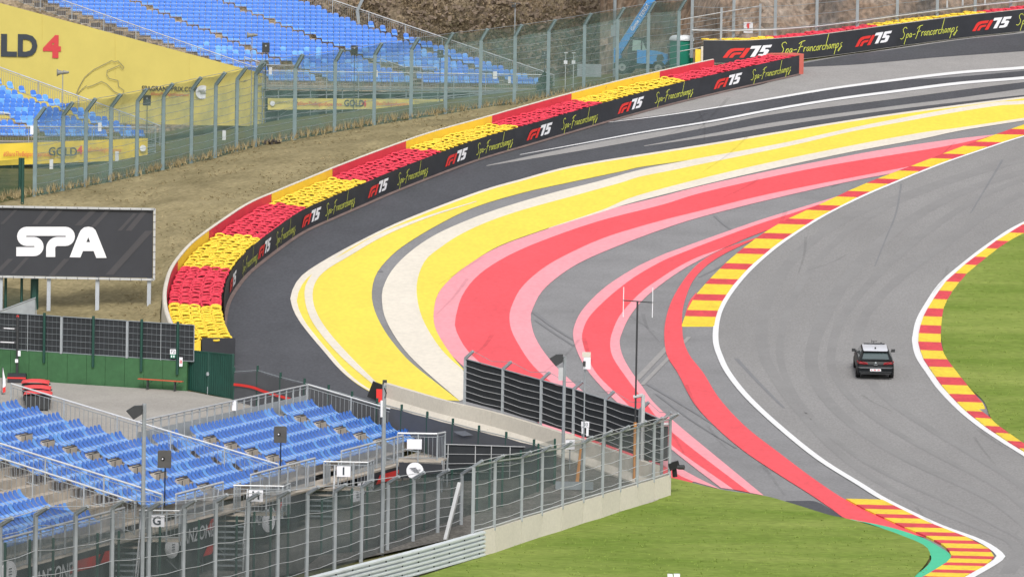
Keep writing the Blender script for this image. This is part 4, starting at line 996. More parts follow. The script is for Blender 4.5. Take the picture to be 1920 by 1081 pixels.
m_ = MB(); m_.prism([V((x, -.90, z)) for x, z in ((-.85, .9), (.5, .9), (.55, 1.62), (.15, 2.42), (-.62, 2.45), (-.9, 1.6))], V((0, .85, 0))); cb_ = obj('cab', m_, DGREY, T)
m_ = MB(); m_.prism([V((x, -.92, z)) for x, z in ((-.55, 1.60), (.05, 1.60), (.05, 2.30), (-.5, 2.32))], V((0, -.02, 0))); obj('window', m_, GLASS, cb_)
m_ = MB(); m_.prism([V((x, -.92, z)) for x, z in ((.14, 1.62), (.46, 1.62), (.16, 2.26))], V((0, -.02, 0))); obj('window', m_, GLASS, cb_)
m_ = MB(); m_.box((-.23, -.5, 2.47), (.95, .95, .07)); obj('roof', m_, DGREY, cb_)
for x in (-1.2, 1.3):
    for y in (-.85, .85): wheel(T, (x, y, .47), .47, .36, (0, 1, 0), mat('wheel_grey', (.30, .32, .32), .6, .1, 2))
m_ = MB(); m_.prism([V((-1.2 + math.cos(a) * .6, -1.0, .5 + math.sin(a) * .58)) for a in [R(10 + 16 * i) for i in range(11)]] + [V((-1.2 + math.cos(a) * .52, -1.0, .5 + math.sin(a) * .5)) for a in [R(170 - 16 * i) for i in range(11)]], V((0, .35, 0))); obj('mudguard', m_, DGREY, T)
m_ = MB(); m_.box((-1.75, .1, 1.25), (.45, .6, 1.0)); obj('rear_frame', m_, BLUE, T)
bdir = V((.535, 0, .845)); b0 = V((-1.85, .15, 1.30)); bu = V((-.845, 0, .535))
m_ = MB(); m_.bar(b0, b0 + bdir * 6.2, .38, .46, bu); bo = obj('boom', m_, BLUE, T)
m_ = MB(); m_.bar(b0 + bdir * 5.8, b0 + bdir * 8.6, .30, .36, bu); obj('boom_extension', m_, BLUE, bo)
m_ = MB(); m_.bar(b0 + bdir * .4 + bu * .24 - V((0, .2, 0)), b0 + bdir * 6.2 + bu * .24 - V((0, .2, 0)), .02, .02, bu); obj('boom_edge', m_, mat('pale_blue', (.20, .45, .75), .4), bo)
m_ = MB(); on_plane(m_, text2d('Genie / TEREX', .34, .012), b0 + bdir * 3.0 + V((0, -.06, 0)), bdir, bu, V((0, -.0, 0))); m_.v = [v + V((0, -.152, 0)) for v in m_.v]; obj('lettering', m_, LWHITE, bo, fix=False)
m_ = MB(); tp = b0 + bdir * 8.6; m_.tube(tp, tp + V((0, 0, -1.6)), .03, 5); obj('lifting_strap', m_, LRED, bo)
m_ = MB(); m_.tube(tp + V((0, 0, -1.6)), tp + V((0, 0, -2.6)), .03, 5); obj('lifting_strap', m_, LWHITE, bo)
m_ = MB(); m_.bar((1.9, -.6, 1.0), (1.95, -.6, 1.9), .07); m_.box((1.93, -.62, 1.95), (.25, .1, .3)); obj('mirror_arm', m_, DGREY, T)
p0 = AT(1205, 131, 362); p0.z = ground(p0.x, p0.y) - .1; place(T, V((p0.x, p0.y, p0.z)), (0, 0, R(-14)))
m_ = MB(); tp_w = p0; 
T2 = root('portable_toilet', V((0, 0, 0)), 'green portable toilet with a white domed roof beside the telehandler', 'portable toilet')
TG = mat('toilet_green', (.012, .20, .13), .6, .12, 2)
m_ = MB(); m_.box((0, 0, .95), (1.1, 1.1, 1.9)); bd = obj('cabin', m_, TG, T2)
m_ = MB(); m_.box((0, -.565, .95), (.8, .03, 1.75)); dr = obj('door', m_, TG, T2); m_ = MB(); m_.box((.3, -.59, 1.0), (.06, .03, .14)); obj('handle', m_, LWHITE, dr)
for x, y in ((-.55, -.55), (.55, -.55), (.55, .55), (-.55, .55)): m_ = MB(); m_.box((x, y, .95), (.07, .07, 1.92)); obj('corner_post', m_, mat('toilet_green_dark', (.01, .12, .09), .6), T2)
m_ = MB(); rows = []
for i in range(7):
    a = R(90 * i / 6); k = .62 * (math.cos(a) ** .45 if i < 6 else .15); rows.append([V((x * k, y * k, 1.9 + .38 * math.sin(a))) for x, y in ((-1, -1), (0, -1.04), (1, -1), (1.04, 0), (1, 1), (0, 1.04), (-1, 1), (-1.04, 0), (-1, -1))])
m_.grid(rows); m_.add(rows[-1][:-1], [tuple(range(8))]); obj('roof', m_, mat('toilet_roof', (.66, .68, .70), .5, .08, 2), T2)
p0 = AT(1277, 131, 359); p0.z = ground(p0.x, p0.y) - .1; place(T2, p0, (0, 0, R(28)))
m_ = MB(); p0 = AT(1105, 118, 376); p0.z = ground(p0.x, p0.y) + .5; m_.box(p0, (1.7, .5, .9)); obj('cabinet_box', m_, GALVD, label='low grey equipment box left of the telehandler', cat='box')
m_ = MB(); p0 = AT(1150, 58, 366); m_.box(p0, (.35, .3, .75)); m_.tube(AT(1153, -5, 366), V((AT(1153, 100, 366).x, 366, ground(7, 366) - .2)), .12, 8); obj('utility_pole', m_, GALVD, label='grey pole with a box in front of the telehandler', cat='pole')
m_ = MB()
for k, (x, y) in enumerate([(1054, 179), (1062, 163), (1066, 177), (1072, 163), (1080, 175)]): pass
m_.ptube([AT(x, y, 345.6) for x, y in [(1054, 178), (1060, 163), (1066, 176), (1072, 162), (1081, 173)]], .025, 4)
obj('trestle_frame', m_, GALVL, label='small pale folding frame leaning behind the painted wall', cat='frame', fix=False)
# steel access stair on the rock face
sr_ = root('access_stair', AT(1640, 40, 372), 'steel access stair leaning on the rock behind the far fence', 'stair')
for dx in (0, 22):
    m_ = MB(); m_.bar(AT(1628 + dx, 60, 373), AT(1662 + dx * 1.0, -8, 375), .06, .12); obj('stringer', m_, GALVL, sr_)
for k in range(9):
    t = k / 8; m_ = MB(); a = AT(1628 + 34 * t, 60 - 68 * t, 373 + 2 * t); b_ = AT(1650 + 34 * t, 60 - 68 * t, 373 + 2 * t); m_.bar(a, b_, .18, .04); obj('step', m_, GALV, sr_)
m_ = MB(); m_.tube(AT(1608, 40, 373), AT(1650, -8, 375), .03, 5); m_.tube(AT(1612, 52, 373), AT(1625, 20, 373), .03, 5); obj('handrail', m_, GALVL, sr_)
for i, (x, y) in enumerate([(1551, 38), (1581, 33), (1661, 24), (1776, 8), (1805, 4), (1847, 2)]):
    m_ = MB(); p0 = AT(x, y, 374); m_.box(p0, (.12, .08, .5)); obj('marker_plate', m_, GALVL, label=['first', 'second', 'third', 'fourth', 'fifth', 'sixth'][i] + ' small pale marker plate behind the far fence, counted from the fire sign', cat='marker', group='marker plates behind the far fence')

# ================================================================ the car
C = root('hatchback_car', V((0, 0, 0)), 'dark hatchback with a pale roof driving away up the track', 'car')
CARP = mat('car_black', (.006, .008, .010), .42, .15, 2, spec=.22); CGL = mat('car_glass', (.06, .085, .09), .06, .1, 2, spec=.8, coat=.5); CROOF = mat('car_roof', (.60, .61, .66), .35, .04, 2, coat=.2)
def loft(sections):
    m_ = MB(); m_.grid([s + [s[0]] for s in sections]); n = len(sections[0])
    m_.add(sections[0], [tuple(range(n))]); m_.add(sections[-1], [tuple(reversed(range(n)))]); return m_
def sec(y, hw, zl, zb): return [V((-hw * .93, y, zl)), V((hw * .93, y, zl)), V((hw, y, zl + (zb - zl) * .35)), V((hw * .995, y, zl + (zb - zl) * .72)), V((hw * .93, y, zb)), V((-hw * .93, y, zb)), V((-hw * .995, y, zl + (zb - zl) * .72)), V((-hw, y, zl + (zb - zl) * .35))]
body = loft([sec(0, .80, .36, .60), sec(.04, .85, .30, .80), sec(.10, .875, .27, .93), sec(.35, .885, .24, .98), sec(.9, .893, .22, .97), sec(2.2, .893, .22, .95), sec(3.2, .89, .22, .93), sec(3.8, .875, .23, .85), sec(4.12, .80, .27, .70), sec(4.28, .62, .34, .56)])
bo_ = obj('body', body, CARP, C, smooth=False)
gh = MB()                              # greenhouse
q = [(.10, .97, .80), (.52, 1.40, .60), (.95, 1.455, .60), (2.0, 1.45, .60), (2.35, 1.40, .585), (3.15, .95, .76)]
rows = [[V((-k, y, z)), V((k, y, z))] for y, z, k in q]
gh.grid(rows)
for s in (-1, 1):
    gh.add([V((s * .80, .10, .97)), V((s * .60, .52, 1.40)), V((s * .60, .95, 1.455)), V((s * .60, 2.0, 1.45)), V((s * .585, 2.35, 1.40)), V((s * .76, 3.15, .95))], [(0, 1, 2, 3, 4, 5)])
obj('cabin_shell', gh, CARP, C)
m_ = MB(); m_.prism([V((-.64, .155, 1.03)), V((.64, .155, 1.03)), V((.55, .44, 1.325)), V((-.55, .44, 1.325))], V((0, -.018, .014))); rw = obj('rear_window', m_, CGL, C)
m_ = MB(); m_.bar((-.05, .165, 1.045), (.30, .17, 1.05), .03, .03); obj('wiper', m_, DGREY, rw)
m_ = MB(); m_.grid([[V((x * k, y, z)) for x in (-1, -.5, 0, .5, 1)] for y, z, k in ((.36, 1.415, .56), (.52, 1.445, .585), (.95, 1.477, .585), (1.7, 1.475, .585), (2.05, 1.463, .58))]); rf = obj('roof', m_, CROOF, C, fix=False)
m_ = MB(); m_.prism([V((-.58, .34, 1.40)), V((.58, .34, 1.40)), V((.58, .56, 1.44)), V((-.58, .56, 1.44))], V((0, 0, -.05))); sp_ = obj('spoiler', m_, CARP, C)
m_ = MB(); m_.prism([V((-.04, .72, 1.47)), V((.04, .72, 1.47)), V((.01, .88, 1.47)), V((-.01, .88, 1.47))], V((0, 0, .07))); obj('shark_fin', m_, DGREY, rf)
m_ = MB(); m_.bar((-.5, 2.0, 1.50), (.5, 2.0, 1.50), .06, .05); m_.tube((-.02, 2.0, 1.5), (-.02, 2.0, 1.66), .012, 5); m_.bar((-.14, 2.0, 1.62), (.14, 2.0, 1.62), .025); m_.tube((-.12, 2.0, 1.56), (-.12, 2.0, 1.72), .012, 5); m_.tube((.33, 2.0, 1.5), (.33, 2.0, 1.58), .03, 6); obj('aerial_rack', m_, DGREY, rf)
for s in (-1, 1):
    m_ = MB(); m_.prism([V((s * .36, -.002, .80)), V((s * .80, .03, .83)), V((s * .885, .22, .90)), V((s * .86, .24, .945)), V((s * .70, .085, .935)), V((s * .40, .06, .885))], V((0, -.03, .0))); obj('tail_light', m_, mat('tail_light_red', (.22, .010, .016), .5, .1, 3, spec=.2), C)
    m_ = MB(); m_.prism([V((s * .62, 1.9, 1.0)), V((s * .80, 2.1, .985)), V((s * .64, 2.33, 1.33)), V((s * .64, .98, 1.37))], V((s * .06, 0, 0))) if False else m_.prism([V((s * .775, .55, 1.03)), V((s * .785, 2.75, 1.0)), V((s * .63, 2.25, 1.35)), V((s * .635, .85, 1.37))], V((s * .015, 0, .006))); obj('side_window', m_, CGL, C)
    m_ = MB(); m_.bar((s * .84, 2.62, .99), (s * .93, 2.62, 1.03), .06); mr = obj('door_mirror', m_, CARP, C); m_ = MB(); m_.box((s * .95, 2.60, 1.05), (.18, .12, .14)); obj('mirror_shell', m_, DGREY, mr)
    for y in (.78, 3.40): wheel(C, (s * .80, y, .31), .315, .21, (1, 0, 0), GALV, 'wheel', 18)
m_ = MB(); m_.prism([V((-.86, -.012, .66)), V((.86, -.012, .66)), V((.72, -.02, .60)), V((-.72, -.02, .60))], V((0, .03, 0))); obj('bumper_edge', m_, mat('bumper_sheen', (.10, .105, .115), .3, .1, 2), C)
m_ = MB(); m_.prism([V((-.78, -.005, .44)), V((.78, -.005, .44)), V((.70, .01, .30)), V((-.70, .01, .30))], V((0, .03, 0))); obj('diffuser', m_, DGREY, C)
m_ = MB(); m_.box((0, -.03, .52), (.52, .02, .115)); pl_ = obj('number_plate', m_, LWHITE, C); m_ = MB()
for k in range(7): 
    if k != 1 and k != 4: m_.box((-.18 + k * .06, -.043, .52), (.035, .006, .06))
obj('plate_characters', m_, INKR, pl_)
m_ = MB(); m_.disc((0, -.005, .885), V((0, -1, .2)), .045, 16, .02); obj('emblem', m_, GALV, C)
m_ = MB(); m_.box((0, .0, .785), (.17, .02, .025)); obj('badge', m_, GALV, C)
p0 = U(1641, 713); C.scale = (1, 1, .95); sl_ = math.atan((h(p0.y + 2) - h(p0.y - 2)) / 4)
place(C, p0 + V((0, 0, .02)), (sl_, 0, R(-1.2)))
# ================================================================ yard with the big board, green wall and gate
GP = lambda px, py: U(px, py)
sheet('paved_yard', [(-80, 700), (90, 716), (270, 728), (345, 732), (440, 748), (560, 750)], [(-80, 1000), (60, 1000), (250, 980), (400, 940), (560, 900), (760, 850)], PAVE, .01, 40, 24, 'pale paved yard behind the near stand', 'yard')
sheet('gravel_bed', [(-80, 1000), (250, 975), (450, 925), (650, 880), (850, 840), (1040, 830), (1150, 850), (1235, 880)], [(-80, 1140), (300, 1125), (500, 1085), (640, 1055), (780, 1025), (905, 995), (1100, 935), (1262, 886)], GRAVEL, .02, 60, 20,
      'grey gravel between the stand and the guard rail', 'gravel')
# black SPA board
YB_ = 268.0
bl = lambda px, py, dy=0: AT(px, py, YB_ + dy)
sb_r = root('billboard', V((bl(115, 600).x, YB_, h(YB_))), 'large black board reading SPA on steel legs', 'billboard')
m_ = MB(); m_.prism([bl(-62, 388), bl(287, 394), bl(286, 521), bl(-62, 515)], V((0, .05, 0))); pan = obj('panel', m_, mat('board_print', (.036, .038, .046), .5, .12, .5), sb_r)
BX = (bl(287, 394) - bl(-62, 388)).normalized()
m_ = MB()
S4 = lambda L: [(x / 4, 260 + y / 4) for x, y in L]
def arc(cx, cy, r_, a0, a1, n=10): return [(cx + r_ * math.cos(R(a0 + (a1 - a0) * i / n)), cy + r_ * math.sin(R(a0 + (a1 - a0) * i / n))) for i in range(n + 1)]
for st in ([(330, 694)] + arc(200, 732, 38, 270, 90) + arc(255, 808, 38, 270, 450) + [(122, 846)], [(330, 694), (340, 694)] + arc(490, 732, 38, -90, 90) + [(440, 770)] + arc(432, 822, 52, 270, 180) + [(380, 886)]):
    vs, fs = ribbon(S4(st), 68 / 4); m_.add([bl(v.x, v.y, -.03) for v in vs], fs)
    m_.v = m_.v
Aout = S4([(522, 888), (592, 712), (606, 685), (630, 665), (662, 659), (694, 665), (716, 685), (728, 712), (800, 893), (722, 893), (702, 842), (622, 842), (603, 890)])
hole = S4([(662, 738), (648, 775), (676, 775)])
idx = [0, 1, 2, 3, 4]
# letter A as two legs, cap and crossbar
for P in ([(522, 888), (592, 712), (606, 685), (630, 665), (662, 659), (662, 738), (648, 775), (622, 842), (603, 890)], [(662, 659), (694, 665), (716, 685), (728, 712), (800, 893), (722, 893), (702, 842), (676, 775), (662, 738)], [(648, 775), (676, 775), (702, 842), (622, 842)]):
    m_.add([bl(x, y, -.03) for x, y in S4(P)], [tuple(range(len(P)))])
obj('lettering', tri(m_), LWHITE, pan, fix=False)
m_ = MB()
for x0, y0, x1, y1, wd in [(110, 530, 0, 640, 26), (330, 530, 240, 640, 40), (440, 530, 340, 640, 36), (680, 535, 560, 650, 50), (790, 540, 680, 660, 36), (1000, 560, 880, 690, 30), (60, 900, -40, 1000, 40), (480, 900, 360, 1030, 44), (1090, 690, 790, 1020, 60), (1060, 545, 940, 690, 46), (190, 890, 80, 1010, 30)]:
    m_ = MB(); P = S4([(x0, y0), (x0 + wd, y0), (x1 + wd, y1), (x1, y1)]); m_.add([bl(x, y, -.012 - .0012 * (x0 % 7)) for x, y in P], [(0, 1, 2, 3)])
    obj('diagonal_print', m_, mat('board_print_grey', (.062, .060, .066), .5, .1, .5), pan, fix=False)
for P in (((-64, 386), (290, 392)), ((-64, 517), (289, 524)), ((290, 391), (289, 524)), ((-63, 386), (-63, 517))):
    m_ = MB(); m_.bar(bl(*P[0], -.05), bl(*P[1], -.05), .10); obj('frame_bar', m_, GALVL, sb_r)
m_ = MB(); m_.tube(bl(-60, 389, -.1), bl(288, 395, -.1), .02, 5)
for k in range(18):
    x = -55 + k * 20; y = 388 + (x + 62) * .0172; m_.bar(bl(x, y - 3, -.12), bl(x, y + 3, -.12), .02); m_.bar(bl(x, y + 128, -.12), bl(x, y + 134, -.12), .02)
for k in range(9): m_.bar(bl(286, 402 + k * 14, -.12), bl(292, 402 + k * 14, -.12), .02)
obj('lacing', m_, DGREY, sb_r, fix=False)
for x in (2, 92, 183, 280):
    m_ = MB(); t_ = bl(x, 512 + x * .017, .15); m_.bar(V((t_.x, t_.y, h(t_.y) - .2)), t_, .19); obj('leg', m_, mat('pale_leg', (.40, .43, .47), .5, .08, 2), sb_r)
# green wall in panels, with screened fence panels above
wa, wb_ = U(-60, 703), U(350, 733)
wd_ = (wb_ - wa); wd_.z = 0; wn = V((wd_.y, -wd_.x, 0)).normalized()
gw = root('green_wall', wa, 'green painted concrete wall in panels below the screened fence', 'wall')
jx = [-60, -17, 20, 55, 90, 127, 163, 198, 234, 270, 305, 350]
wpt = lambda px: wa.lerp(wb_, (px + 60) / 410)
for a, b in zip(jx, jx[1:]):
    p, q = wpt(a) + wd_.normalized() * .008, wpt(b) - wd_.normalized() * .008; zt = lambda pp, xx: topz(pp, 654.5 + xx * .0665)
    m_ = MB(); p0, q0 = p - V((0, 0, .3)), q - V((0, 0, .3))
    m_.prism([p0, q0, q + V((0, 0, zt(q, b))), p + V((0, 0, zt(p, a)))], -wn * .2); obj('wall_panel', m_, WGREEN, gw)
sf = root('screened_fence', wa, 'black screened mesh fence above the green wall', 'fence')
ft = lambda px: 585.5 + px * .066
for a, b, nm in ((-60, 113, ''), (116, 237, ''), (239, 361, '')):
    p, q = wpt(a) - wn * .12, wpt(b) - wn * .12
    P = [p + V((0, 0, topz(p, 653 + a * .067))), q + V((0, 0, topz(q, 653 + b * .067))), q + V((0, 0, topz(q, ft(b)))), p + V((0, 0, topz(p, ft(a))))]
    m_ = MB(); m_.prism(P, -wn * .03); pnl = obj('screen_panel', m_, BLACKM, sf)
    m_ = MB()
    for i in range(4): m_.tube(P[i] + wn * .03, P[(i + 1) % 4] + wn * .03, .025, 5)
    for k in range(1, 6): m_.tube(P[0].lerp(P[3], k / 6) + wn * .02, P[1].lerp(P[2], k / 6) + wn * .02, .010, 4)
    nv = int((P[1] - P[0]).length / .22)
    for k in range(nv): m_.tube(P[0].lerp(P[1], k / nv) + wn * .02, P[3].lerp(P[2], k / nv) + wn * .02, .005, 3)
    obj('wire_frame', m_, GALVD, pnl, fix=False)
for x in (52, 115, 238, 301):
    p = wpt(x); m_ = MB(); m_.bar(p + wn * .01 + V((0, 0, topz(p, ft(x) + 1))), p + wn * .01 + V((0, 0, topz(p, 655 + x * .067))), .10 if x in (115, 238) else .03, .04); obj('clamp_strip', m_, GALV, sf)
for x, dy in ((84, 0), (176, 0), (266, 0), (333, 0)):
    p = wpt(x) + wn * .07; m_ = MB(); zt_ = topz(p, ft(x) - 5); m_.tube(p + V((0, 0, topz(p, 672 + x * .09))), p + V((0, 0, zt_)), .065, 6); obj('green_post', m_, DGREEN, sf)
m_ = MB(); p = wpt(325) + wn * .1; c0 = p + V((0, 0, topz(p, 659))); m_.box(c0, (.27, .02, .23)); o = obj('area_sign', m_, LWHITE, label='small white sign reading F2 on the screened fence', cat='sign'); BASE[o.name] = V(o.location)
m_ = MB(); on_plane(m_, text2d('F2', .2, .01), c0 - V((0, .02, 0)), V((1, 0, 0)), V((0, 0, 1))); obj('lettering', m_, INK, o, fix=False)
m_ = MB(); c0 = p + V((0, 0, topz(p, 667.5))); m_.box(c0, (.24, .02, .16)); o = obj('exit_sign', m_, mat('exit_green', (.02, .22, .13), .5, .05, 3), label='small green escape sign below the F2 sign', cat='sign'); BASE[o.name] = V(o.location)
m_ = MB(); m_.prism([c0 + V((x, -.02, z)) for x, z in ((.03, -.06), (.07, -.06), (.07, 0), (.10, 0), (.05, .06), (0, 0), (.03, 0))], V((0, -.004, 0))); m_.box(c0 + V((-.06, -.02, 0)), (.05, .006, .1)); obj('symbol', m_, LWHITE, o)
m_ = MB(); p = wpt(340) + wn * .1; c0 = p + V((0, 0, topz(p, 678))); m_.box(c0, (.15, .02, .42)); o = obj('notice', m_, LWHITE, label='narrow white notice with red print beside the gate', cat='notice'); BASE[o.name] = V(o.location)
m_ = MB(); on_plane(m_, text2d('B', .22, .02), c0 - V((0, .02, 0)), V((1, 0, 0)), V((0, 0, 1))); obj('lettering', m_, INKR, o, fix=False)
# corrugated gate
ga, gb_ = U(346, 729), U(436, 748)
gt = root('yard_gate', ga, 'dark green corrugated double gate closing the yard', 'gate')
gd = (gb_ - ga); gn = V((gd.y, -gd.x, 0)).normalized()
for k, (t0, t1) in enumerate(((0, .495), (.505, 1))):
    a, b = ga.lerp(gb_, t0), ga.lerp(gb_, t1); za, zb_ = topz(a, 656 + 9 * t0), topz(b, 656 + 9 * t1)
    m_ = MB(); nr = 22; lo = []; hi = []
    for i in range(nr + 1):
        q = a.lerp(b, i / nr) + gn * (.025 if i % 2 else 0); lo.append(q + V((0, 0, .05))); hi.append(q + V((0, 0, za + (zb_ - za) * i / nr)))
    m_.grid([lo, hi]); lf = obj('gate_leaf', m_, DGREEN, gt, fix=False)
    m_ = MB(); m_.bar(a + V((0, 0, za)), b + V((0, 0, zb_)), .07); m_.bar(a + V((0, 0, .05)), b + V((0, 0, .05)), .07); m_.bar(a, a + V((0, 0, za)), .07); m_.bar(b, b + V((0, 0, zb_)), .07); obj('leaf_frame', m_, DGREEN, lf, fix=False)
mid = ga.lerp(gb_, .5) + gn * .06
m_ = MB(); m_.box(mid + V((0, 0, .95)), (.1, .06, .16)); m_.bar(mid + V((-.08, 0, .95)), mid + V((.08, 0, .95)), .03); m_.bar(mid + V((0, 0, 0)), mid + V((0, 0, .35)), .03); obj('latch', m_, GALV, gt)
for q, x, y in ((ga, 344, 653), (gb_, 438, 663)): m_ = MB(); m_.bar(q - V((0, 0, .2)), q + V((0, 0, topz(q, y))), .12); obj('gate_post', m_, DGREEN, gt)
# bench
ba, bb = U(263, 727), U(338, 732)
bn_ = root('bench', ba, 'long red topped bench in front of the green wall', 'bench')
dv = (bb - ba).normalized(); px_ = V((dv.y, -dv.x, 0)).normalized(); ba += px_ * .4 + dv * .15; bb += px_ * .4 + dv * .15
m_ = MB(); m_.bar(ba + V((0, 0, .47)) - dv * .1, bb + V((0, 0, .47)) + dv * .1, .26, .035); obj('seat', m_, mat('bench_red', (.55, .09, .045), .6, .12, 2), bn_)
for t in (.18, .86):
    m_ = MB(); c0 = ba.lerp(bb, t); m_.bar(c0 + px_ * .1, c0 + px_ * .08 + V((0, 0, .45)), .04); m_.bar(c0 - px_ * .1, c0 - px_ * .08 + V((0, 0, .45)), .04); m_.bar(c0 - px_ * .1 + V((0, 0, .2)), c0 + px_ * .1 + V((0, 0, .2)), .03); m_.bar(c0 + V((0, 0, .2)), c0 + dv * .25 + V((0, 0, .44)), .02); obj('leg', m_, DGREY, bn_)
# wheelie bins with red lids
for i, (px, py, yt, nm) in enumerate(((66, 752, 716, 'farthest back of the three'), (69, 760, 727, 'between the other two'), (71, 768, 737, 'nearest the stand rail'))):
    b_ = U(px, py); bo = root('wheeled_bin', b_, 'black bin with bright red lid, ' + nm, 'bin', 'red lidded bins behind the stand')
    k = .5; zt_ = topz(b_, yt + 4)
    m_ = MB(); lo = [b_ + V((x * .5, y * .32, .05)) for x, y in ((-1, -1), (1, -1), (1, 1), (-1, 1))]; hi = [b_ + V((x * .60, y * .40, zt_)) for x, y in ((-1, -1), (1, -1), (1, 1), (-1, 1))]
    m_.add(lo + hi, [(3, 2, 1, 0), (4, 5, 6, 7), (0, 1, 5, 4), (1, 2, 6, 5), (2, 3, 7, 6), (3, 0, 4, 7)]); obj('body', m_, DGREY, bo)
    m_ = MB(); rows = []
    for j in range(5):
        y = -.45 + j * .22; rows.append([b_ + V((x, y, zt_ + .02 + z + .05 * math.sin(math.pi * j / 4) + (y + .45) * .12)) for x, z in ((-.64, -.03), (-.6, .05), (-.2, .10), (.2, .10), (.6, .04), (.64, -.04))])
    m_.grid(rows); obj('lid', m_, mat('bin_red', (.72, .07, .07), .5, .1, 2), bo, smooth=True, fix=False)
    m_ = MB(); m_.tube(b_ + V((-.66, .42, zt_)), b_ + V((.66, .42, zt_)), .03, 5); obj('handle', m_, RUB, bo)
# direction post, box and flag at the frame edge
o, t_ = pole_thing('direction_post', 'black post with arms and white lettering on a dark box', 'sign post', 32, 592, 702, U(32, 715).y, .06, DGREY)
for dz, L_, nm in ((-.6, .75, 'wing'), (-1.25, .9, 'wing')):
    m_ = MB(); m_.bar(t_ + V((0, 0, dz)), t_ + V((-L_, 0, dz + .02)), .03, .12); w1 = obj('arm', m_, DGREY, o); m_ = MB(); m_.bar(t_ + V((-.15, -.02, dz)), t_ + V((-L_ + .1, -.02, dz + .02)), .01, .04); obj('lettering', m_, LWHITE, w1)
m_ = MB(); m_.box(t_ + V((.1, -.1, -1.75)), (.12, .05, .25)); m_.box(t_ + V((-.02, -.1, -2.1)), (.14, .05, .16)); obj('white_tag', m_, LWHITE, o)
m_ = MB(); m_.box(t_ + V((0, 0, -.02)), (.1, .1, .1)); obj('red_cap', m_, LRED, o)
b_ = U(32, 716); m_ = MB(); m_.box(b_ + V((0, 0, .2)), (.85, .6, .42)); o2 = obj('post_box', m_, BLACK, label='black base box with a red stripe under the direction post', cat='box'); BASE[o2.name] = V(o2.location)
m_ = MB(); m_.box(b_ + V((0, -.31, .22)), (.86, .02, .07)); obj('red_stripe', m_, LRED, o2)
b_ = U(4, 740); fl = root('feather_flag', b_, 'white and red feather flag at the frame edge', 'flag'); m_ = MB(); m_.tube(b_, b_ + V((0, 0, 1.3)), .02, 5); obj('pole', m_, DGREY, fl)
m_ = MB(); m_.prism([b_ + V((x, -.02, z)) for x, z in ((.02, 0.1), (.16, .15), (.15, .7), (.02, 1.28))], V((0, -.01, 0))); fg = obj('cloth', m_, LWHITE, fl); m_ = MB(); m_.prism([b_ + V((x, -.035, z)) for x, z in ((.03, .1), (.16, .15), (.158, .4), (.03, .34))], V((0, -.004, 0))); obj('red_print', m_, LRED, fg)
# fence and netting beyond the board (dark green)
dg = [U(-40, 520), U(20, 560), U(68, 588)]
r = root('mesh_fence', dg[0], 'dark green mesh fence under the black board', 'fence')
for x, y0, y1 in ((10, 520, 590), (40, 520, 590), (64, 522, 600)):
    p = bl(x, y1, .8); m_ = MB(); m_.tube(p, V((p.x, p.y, bl(x, y0, .8).z)), .07 if x < 60 else .2, 6); obj('post', m_, DGREEN, r)
m_ = MB(); m_.grid([[bl(-40, 530, .9), bl(-40, 600, .9)], [bl(62, 545, .9), bl(62, 604, .9)]]); obj('mesh', m_, NETD, r, fix=False)
m_ = MB(); P = [bl(-20, 590, -1), bl(66, 590, -1), bl(66, 560, -1)]; m_.ptube([bl(-20, 590, -1), bl(67, 558, -1), bl(68, 595, -1)], .04, 5); m_.add(P, [(0, 1, 2)]); obj('sloping_barrier', m_, GALV, label='sloping steel barrier frame under the black board', cat='barrier', fix=False)
for x, y0, y1 in ((37, 296, 366), (42, 296, 385)):
    p = U(x, y1); m_ = MB(); m_.tube(p, p + V((0, 0, topz(p, y0))), .09, 6); obj('gate_post', m_, DGREEN, label=('shorter' if x == 37 else 'taller') + ' dark green post of the pair beside the netted fence', cat='post')
m_ = MB(); p, q = U(-40, 378), U(36, 370); m_.grid([[p, p + V((0, 0, 2.2))], [q, q + V((0, 0, 2.2))]]); obj('green_mesh_panel', m_, NETD, label='dark green mesh panel at the frame edge below the small stand', cat='fence', fix=False)

# ================================================================ grey tarp fence, concrete barrier and black screened fence
TP = [(438, 752), (482, 764), (525, 777), (570, 790), (615, 802), (659, 812), (706, 826), (752, 838), (800, 851), (848, 864), (897, 877), (948, 889), (1000, 900), (1040, 908)]
PT = [(438, 688), (482, 685), (525, 698), (570, 709), (615, 721), (659, 733), (706, 746), (752, 758), (800, 771), (848, 784), (897, 797), (948, 809), (1000, 823), (1040, 833)]
tpb = [U(x, y) for x, y in TP]
tf_ = root('tarp_fence', tpb[0], 'dark grey tarpaulin fence on green posts beside the track', 'fence')
tops_ = [b.z + topz(b, y + 11) for b, (x, y) in zip(tpb, PT)]
TARP = mat('grey_tarp', (.085, .088, .098), .7, .1, .7)
for (b, t_), (b2_, t2_) in zip(zip(tpb, tops_), zip(tpb[1:], tops_[1:])):
    m_ = MB(); m_.grid([[b + V((0, 0, .05)), V((b.x, b.y, (b.z + t_) / 2)) + V((.03, -.05, 0)), V((b.x, b.y, t_))], [(b + b2_) / 2 + V((0, 0, .05)), ((b + b2_) / 2 + V((0, -.06, (t_ - b.z) / 2))), V(((b.x + b2_.x) / 2, (b.y + b2_.y) / 2, (t_ + t2_) / 2 - .03))], [b2_ + V((0, 0, .05)), V((b2_.x, b2_.y, (b2_.z + t2_) / 2)) + V((.03, -.05, 0)), V((b2_.x, b2_.y, t2_))]]); obj('tarp_panel', m_, TARP, tf_, fix=False, smooth=True)
for b, (x, y), t_ in zip(tpb, PT, tops_): m_ = MB(); m_.tube(b + V((0, .06, -.1)), b + V((0, .06, topz(b, y))), .055, 6); obj('green_post', m_, DGREEN, tf_)
